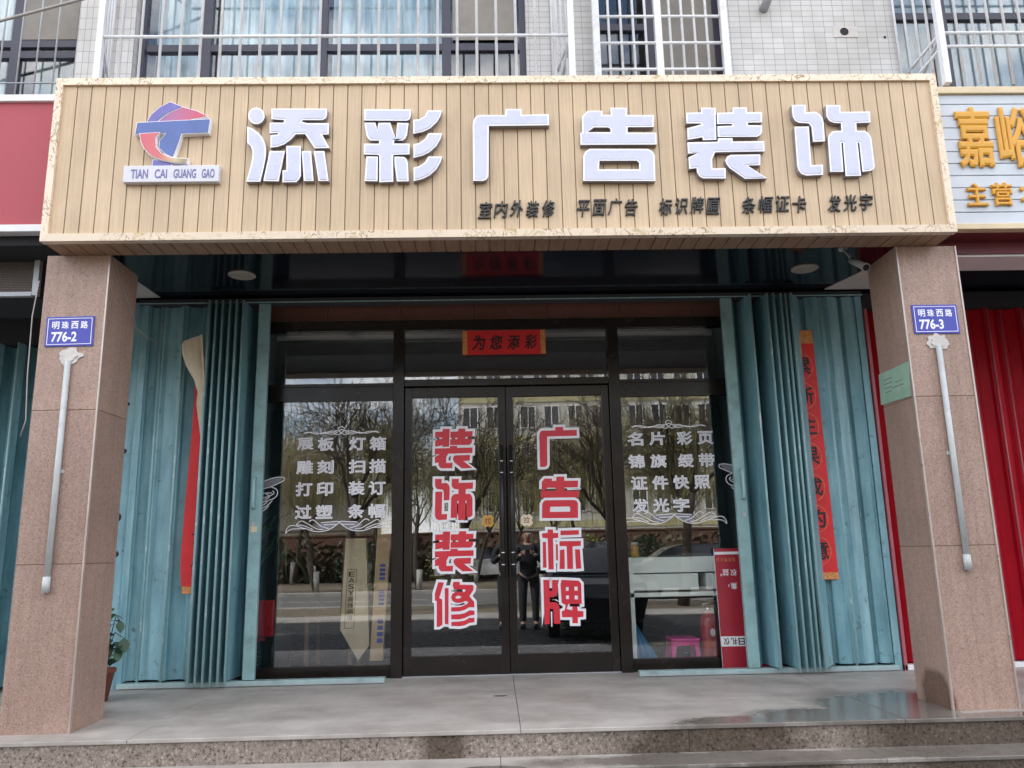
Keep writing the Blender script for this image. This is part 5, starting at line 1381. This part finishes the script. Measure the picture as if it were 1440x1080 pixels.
def block(x0, x1, y, dep, H, mat, label, win, band='render_white', name='far_building'):
    t = thing(name, ((x0 + x1) / 2, y, -0.26), label, 'building', 'buildings across the street')
    b = MB(); b.box(x0, x1, y - dep, y, -.26, H, 0); b.box(x0 - .2, x1 + .2, y - dep - .2, y + .2, H + .002, H + .35, 1)
    fl_ = int((H - 0.5) / 3.1)
    for k in range(1, fl_ + 1): b.box(x0, x1, y + .001, y + .06, k * 3.1 - .55, k * 3.1 - .05, 2)
    b.build('wall', [mat, 'render_white', band], t)
    nw = win; p = (x1 - x0) / nw; first = None; pf = None
    for k in range(fl_):
        for i in range(nw):
            cx = x0 + (i + .5) * p; cz = k * 3.1 + 0.55
            if first is None:
                f = MB(); w2 = p * .33
                f.box(cx - w2, cx - w2 + .08, y + .002, y + .07, cz, cz + 1.7); f.box(cx + w2 - .08, cx + w2, y + .002, y + .07, cz, cz + 1.7); f.box(cx - w2 + .08, cx + w2 - .08, y + .002, y + .07, cz, cz + .08); f.box(cx - w2 + .08, cx + w2 - .08, y + .002, y + .07, cz + 1.62, cz + 1.7); f.box(cx - .04, cx + .04, y + .003, y + .068, cz + .08, cz + 1.62)
                first = f.build('window', 'white_trim', t); o0 = (cx, cz)
                f = MB(); f.box(cx - w2 + .05, cx + w2 - .05, y + .015, y + .03, cz + .05, cz + 1.65); pf = f.build('pane', 'car_glass', first)
            else:
                c = first.copy(); COL.objects.link(c); c.parent = t; c.location = (cx - o0[0], 0, cz - o0[1])
                c2 = pf.copy(); COL.objects.link(c2); c2.parent = c
t = thing('garden_wall', (0, -34, -.37), 'low brown wall behind the undergrowth across the road', 'wall')
b = MB(); b.box(-40, 40, -34.2, -34, -.372, 1.9); b.box(-40.05, 40.05, -34.25, -33.95, 1.901, 1.99); b.build('wall', 'brown_wall', t)
block(-34, -9, -46, 10, 5.6, 'render_grey', 'low grey block across the street at the left', 9, 'render_grey')
block(-2.5, 17, -50, 10, 16.2, 'render_cream', 'tall pale block with yellow bands across the street opposite the right door', 11, 'band_yellow')
block(20, 44, -43, 10, 10.0, 'render_cream', 'pale low block across the street at the right', 9)

# cars
def car(x, y, rz, paint, label, group='cars parked along the street'):
    t = thing('parked_car', (x, y, -0.33 if y > -12 else -0.362), label, 'car', group, rz)
    def put(b, name, mats, par):
        o = b.build(name, mats); o.parent = par; return o      # built in the car's own space
    b = MB(); L = 2.2
    prof = [(-2.2, .30), (-2.22, .62), (-2.1, .82), (-1.35, .92), (-0.72, 1.36), (-0.2, 1.46), (0.7, 1.44), (1.55, 1.05), (2.1, .98), (2.2, .75), (2.18, .30)]
    wd = [(.80, .30), (.88, .62), (.88, .82), (.86, .92), (.66, 1.36), (.62, 1.46), (.62, 1.44), (.82, 1.05), (.84, .98), (.86, .75), (.80, .30)]
    V = []
    for (px, pz), (hw, _) in zip(prof, wd): V += [(px, -hw, pz), (px, hw, pz)]
    n = len(prof); F = [(2 * i, 2 * i + 1, 2 * i + 3, 2 * i + 2) for i in range(n - 1)] + [(2 * n - 2, 2 * n - 1, 1, 0)]
    b.add(V, F)
    # flanks: lower body and roof sides
    for s in (-1, 1):
        lo = [(-2.2, .30), (-2.22, .62), (-2.1, .82), (-1.35, .92), (1.55, 1.05), (2.1, .98), (2.2, .75), (2.18, .30)]
        hw = [.80, .88, .88, .86, .82, .84, .86, .80]
        P = [(a, s * h, z) for (a, z), h in zip(lo, hw)]; b.add(P, [tuple(range(8)) if s < 0 else tuple(reversed(range(8)))])
    put(b, 'body', paint, t)
    for s in (-1, 1):
        g = MB(); P = [(-1.35, s * .86, .921), (-0.72, s * .66, 1.36), (-0.2, s * .62, 1.46), (0.7, s * .62, 1.44), (1.55, s * .82, 1.05)]
        g.add(P, [(0, 1, 2, 3, 4) if s > 0 else (4, 3, 2, 1, 0)]); put(g, 'side_window', 'car_glass', t)
    g = MB(); g.add([(-1.31, -.80, .955), (-1.31, .80, .955), (-.78, .62, 1.335), (-.78, -.62, 1.335)], [(0, 3, 2, 1)]); g.v = [(a - .012, c, d + .012) for a, c, d in g.v]; put(g, 'windscreen', 'car_glass', t)
    g = MB(); g.add([(0.78, -.60, 1.41), (0.78, .60, 1.41), (1.48, .78, 1.095), (1.48, -.78, 1.095)], [(0, 1, 2, 3)][::-1]); g.v = [(a + .01, c, d + .015) for a, c, d in g.v]; put(g, 'rear_window', 'car_glass', t)
    for wx in (-1.35, 1.32):
        for s in (-1, 1):
            g = MB(); g.tube([(wx, s * .70, .31), (wx, s * .885, .31)], .31, 22); wl = put(g, 'wheel', 'tyre', t)
            g = MB(); g.tube([(wx, s * .80, .31), (wx, s * .892, .31)], .19, 16); put(g, 'rim', 'rim_metal', wl)
    for s in (-1, 1):
        g = MB(); g.box(-2.235, -2.12, s * .70 - .13, s * .70 + .13, .64, .76, 0, .02); put(g, 'headlight', 'lamp_glass', t)
        g = MB(); g.box(2.12, 2.215, s * .70 - .13, s * .70 + .13, .78, .90, 0, .02); put(g, 'tail_light', 'lamp_red', t)
        g = MB(); g.box(-.95, -.80, s * .95 - .09, s * .95 + .09, .95, 1.06, 0, .03); put(g, 'wing_mirror', paint, t)
car(1.42, -5.6, R(-90), 'car_navy', 'dark parked car nose to the step, mirrored low in the right door')
car(-0.5, -29.4, R(4), 'car_white', 'white car parked deep among the trees, mirrored low between the doors')
car(5.6, -14.0, R(2), 'car_navy', 'dark car on the road mirrored in the right window', 'cars parked along the street')

# the photographer, seen only in the door glass
def person(x, y, z0):
    t = thing('person', (x, y, z0), 'person in dark jacket and trousers holding up a phone, mirrored in the right door', 'person')
    def skin(name, verts, edges, radii, mat, parent, root=0, sub=2):
        me = bpy.data.meshes.new(name); me.from_pydata([Vector(v) for v in verts], edges, [])
        o = bpy.data.objects.new(name, me); COL.objects.link(o)
        o.modifiers.new('s', 'SKIN'); 
        for i, r in enumerate(radii): me.skin_vertices[0].data[i].radius = (r, r) if not isinstance(r, tuple) else r
        me.skin_vertices[0].data[root].use_root = True
        m_ = o.modifiers.new('u', 'SUBSURF'); m_.levels = sub; m_.render_levels = sub
        dg = bpy.context.evaluated_depsgraph_get(); nm = bpy.data.meshes.new_from_object(o.evaluated_get(dg))
        nm.materials.clear(); nm.materials.append(MATS[mat])
        for p in nm.polygons: p.use_smooth = True
        bpy.data.objects.remove(o); bpy.data.meshes.remove(me)
        o = bpy.data.objects.new(name, nm); COL.objects.link(o); o.parent = parent; return o
    # standing 1.70 m, arms raised in front of the chest, facing +Y
    V = [(0, 0, .92), (0, .005, 1.10), (0, .01, 1.28), (0, 0, 1.40), (0, .01, 1.47), (0, .02, 1.56), (0, .025, 1.65),
         (-.10, 0, .88), (-.11, .02, .50), (-.11, -.01, .09), (-.115, .12, .04), (.10, 0, .88), (.11, .02, .50), (.11, -.01, .09), (.115, .12, .04),
         (-.185, 0, 1.38), (-.26, .06, 1.13), (-.11, .28, 1.27), (.185, 0, 1.38), (.26, .06, 1.13), (.11, .28, 1.27)]
    E = [(0, 1), (1, 2), (2, 3), (3, 4), (4, 5), (5, 6), (0, 7), (7, 8), (8, 9), (9, 10), (0, 11), (11, 12), (12, 13), (13, 14), (3, 15), (15, 16), (16, 17), (3, 18), (18, 19), (19, 20)]
    rad = [(.10, .08), (.12, .09), (.16, .115), (.11, .08), (.055, .055), (.085, .10), (.075, .09), .075, .055, .042, .045, .075, .055, .042, .045, .06, .047, .034, .06, .047, .034]
    skin('body', V, E, rad, 'skin', t)
    J = [(0, 0, .84), (0, .005, 1.10), (0, .01, 1.28), (0, 0, 1.395), (-.19, 0, 1.375), (-.262, .06, 1.13), (-.125, .255, 1.26), (.19, 0, 1.375), (.262, .06, 1.13), (.125, .255, 1.26)]
    skin('jacket', J, [(0, 1), (1, 2), (2, 3), (3, 4), (4, 5), (5, 6), (3, 7), (7, 8), (8, 9)], [(.185, .14), (.165, .125), (.19, .14), (.125, .095), .078, .063, .05, .078, .063, .05], 'jacket', t)
    T = [(0, 0, .98), (-.10, 0, .85), (-.112, .02, .50), (-.112, -.01, .10), (.10, 0, .85), (.112, .02, .50), (.112, -.01, .10)]
    skin('trousers', T, [(0, 1), (1, 2), (2, 3), (0, 4), (4, 5), (5, 6)], [(.165, .125), .105, .078, .062, .105, .078, .062], 'trousers', t)
    H = [(0, .0, 1.66), (0, -.03, 1.62), (0, -.045, 1.55)]
    skin('hair', H, [(0, 1), (1, 2)], [(.088, .10), (.094, .10), (.08, .07)], 'hair', t)
    for s in (-1, 1):
        # palm, four curled fingers and a thumb round the edge of the phone
        P = [(s * .11, .285, 1.275), (s * .088, .315, 1.30), (s * .078, .335, 1.32)]; Ed = [(0, 1), (1, 2)]; rd = [.024, .026, .022]
        for k in range(4):
            b0 = len(P); zz = 1.335 - k * .020; ln = [.9, 1, .95, .78][k]
            P += [(s * (.072 + .004 * k), .352, zz), (s * .058, .352 + .022 * ln, zz + .003), (s * (.040 - .004 * ln), .352 + .014 * ln, zz + .004)]; Ed += [(2, b0), (b0, b0 + 1), (b0 + 1, b0 + 2)]; rd += [.010, .0088, .0078]
        b0 = len(P); P += [(s * .072, .322, 1.335), (s * .058, .330, 1.358)]; Ed += [(1, b0), (b0, b0 + 1)]; rd += [.011, .0095]
        skin('hand', P, Ed, rd, 'skin', t, 0, 1)
        g = MB(); g.tube([(s * .034, .108, 1.605), (s * .034, .116, 1.605)], .011, 10); o = g.build('eye', 'hair'); o.parent = t
        g = MB(); g.box(s * .088 - .008, s * .088 + .008, .0, .03, 1.565, 1.625, 0, .006); o = g.build('ear', 'skin'); o.parent = t
    g = MB(); g.tube([(0, .108, 1.60), (0, .132, 1.572), (0, .112, 1.562)], [.008, .014, .012], 8); o = g.build('nose', 'skin'); o.parent = t
    g = MB(); g.box(-.022, .022, .100, .113, 1.528, 1.538, 0, .004); o = g.build('mouth', 'ext_red'); o.parent = t
    for s in (-1, 1):
        g = MB(); g.box(s * .115 - .05, s * .115 + .05, -.07, .20, 0.002, .09, 0, .03); o = g.build('shoe', 'black_plastic'); o.parent = t
    return t
person(0.24, -5.60, -0.33)
t = thing('phone', (0.24, -5.24, 1.02), 'black phone held upright in both hands of the person in dark clothes', 'phone')
b = MB(); b.box(0.160, 0.320, -5.262, -5.254, 0.955, 1.03, 0, .003); b.build('body', 'black_plastic', t)
b = MB(); b.box(0.165, 0.315, -5.2645, -5.2622, 0.960, 1.025); b.build('screen', 'car_glass', t)
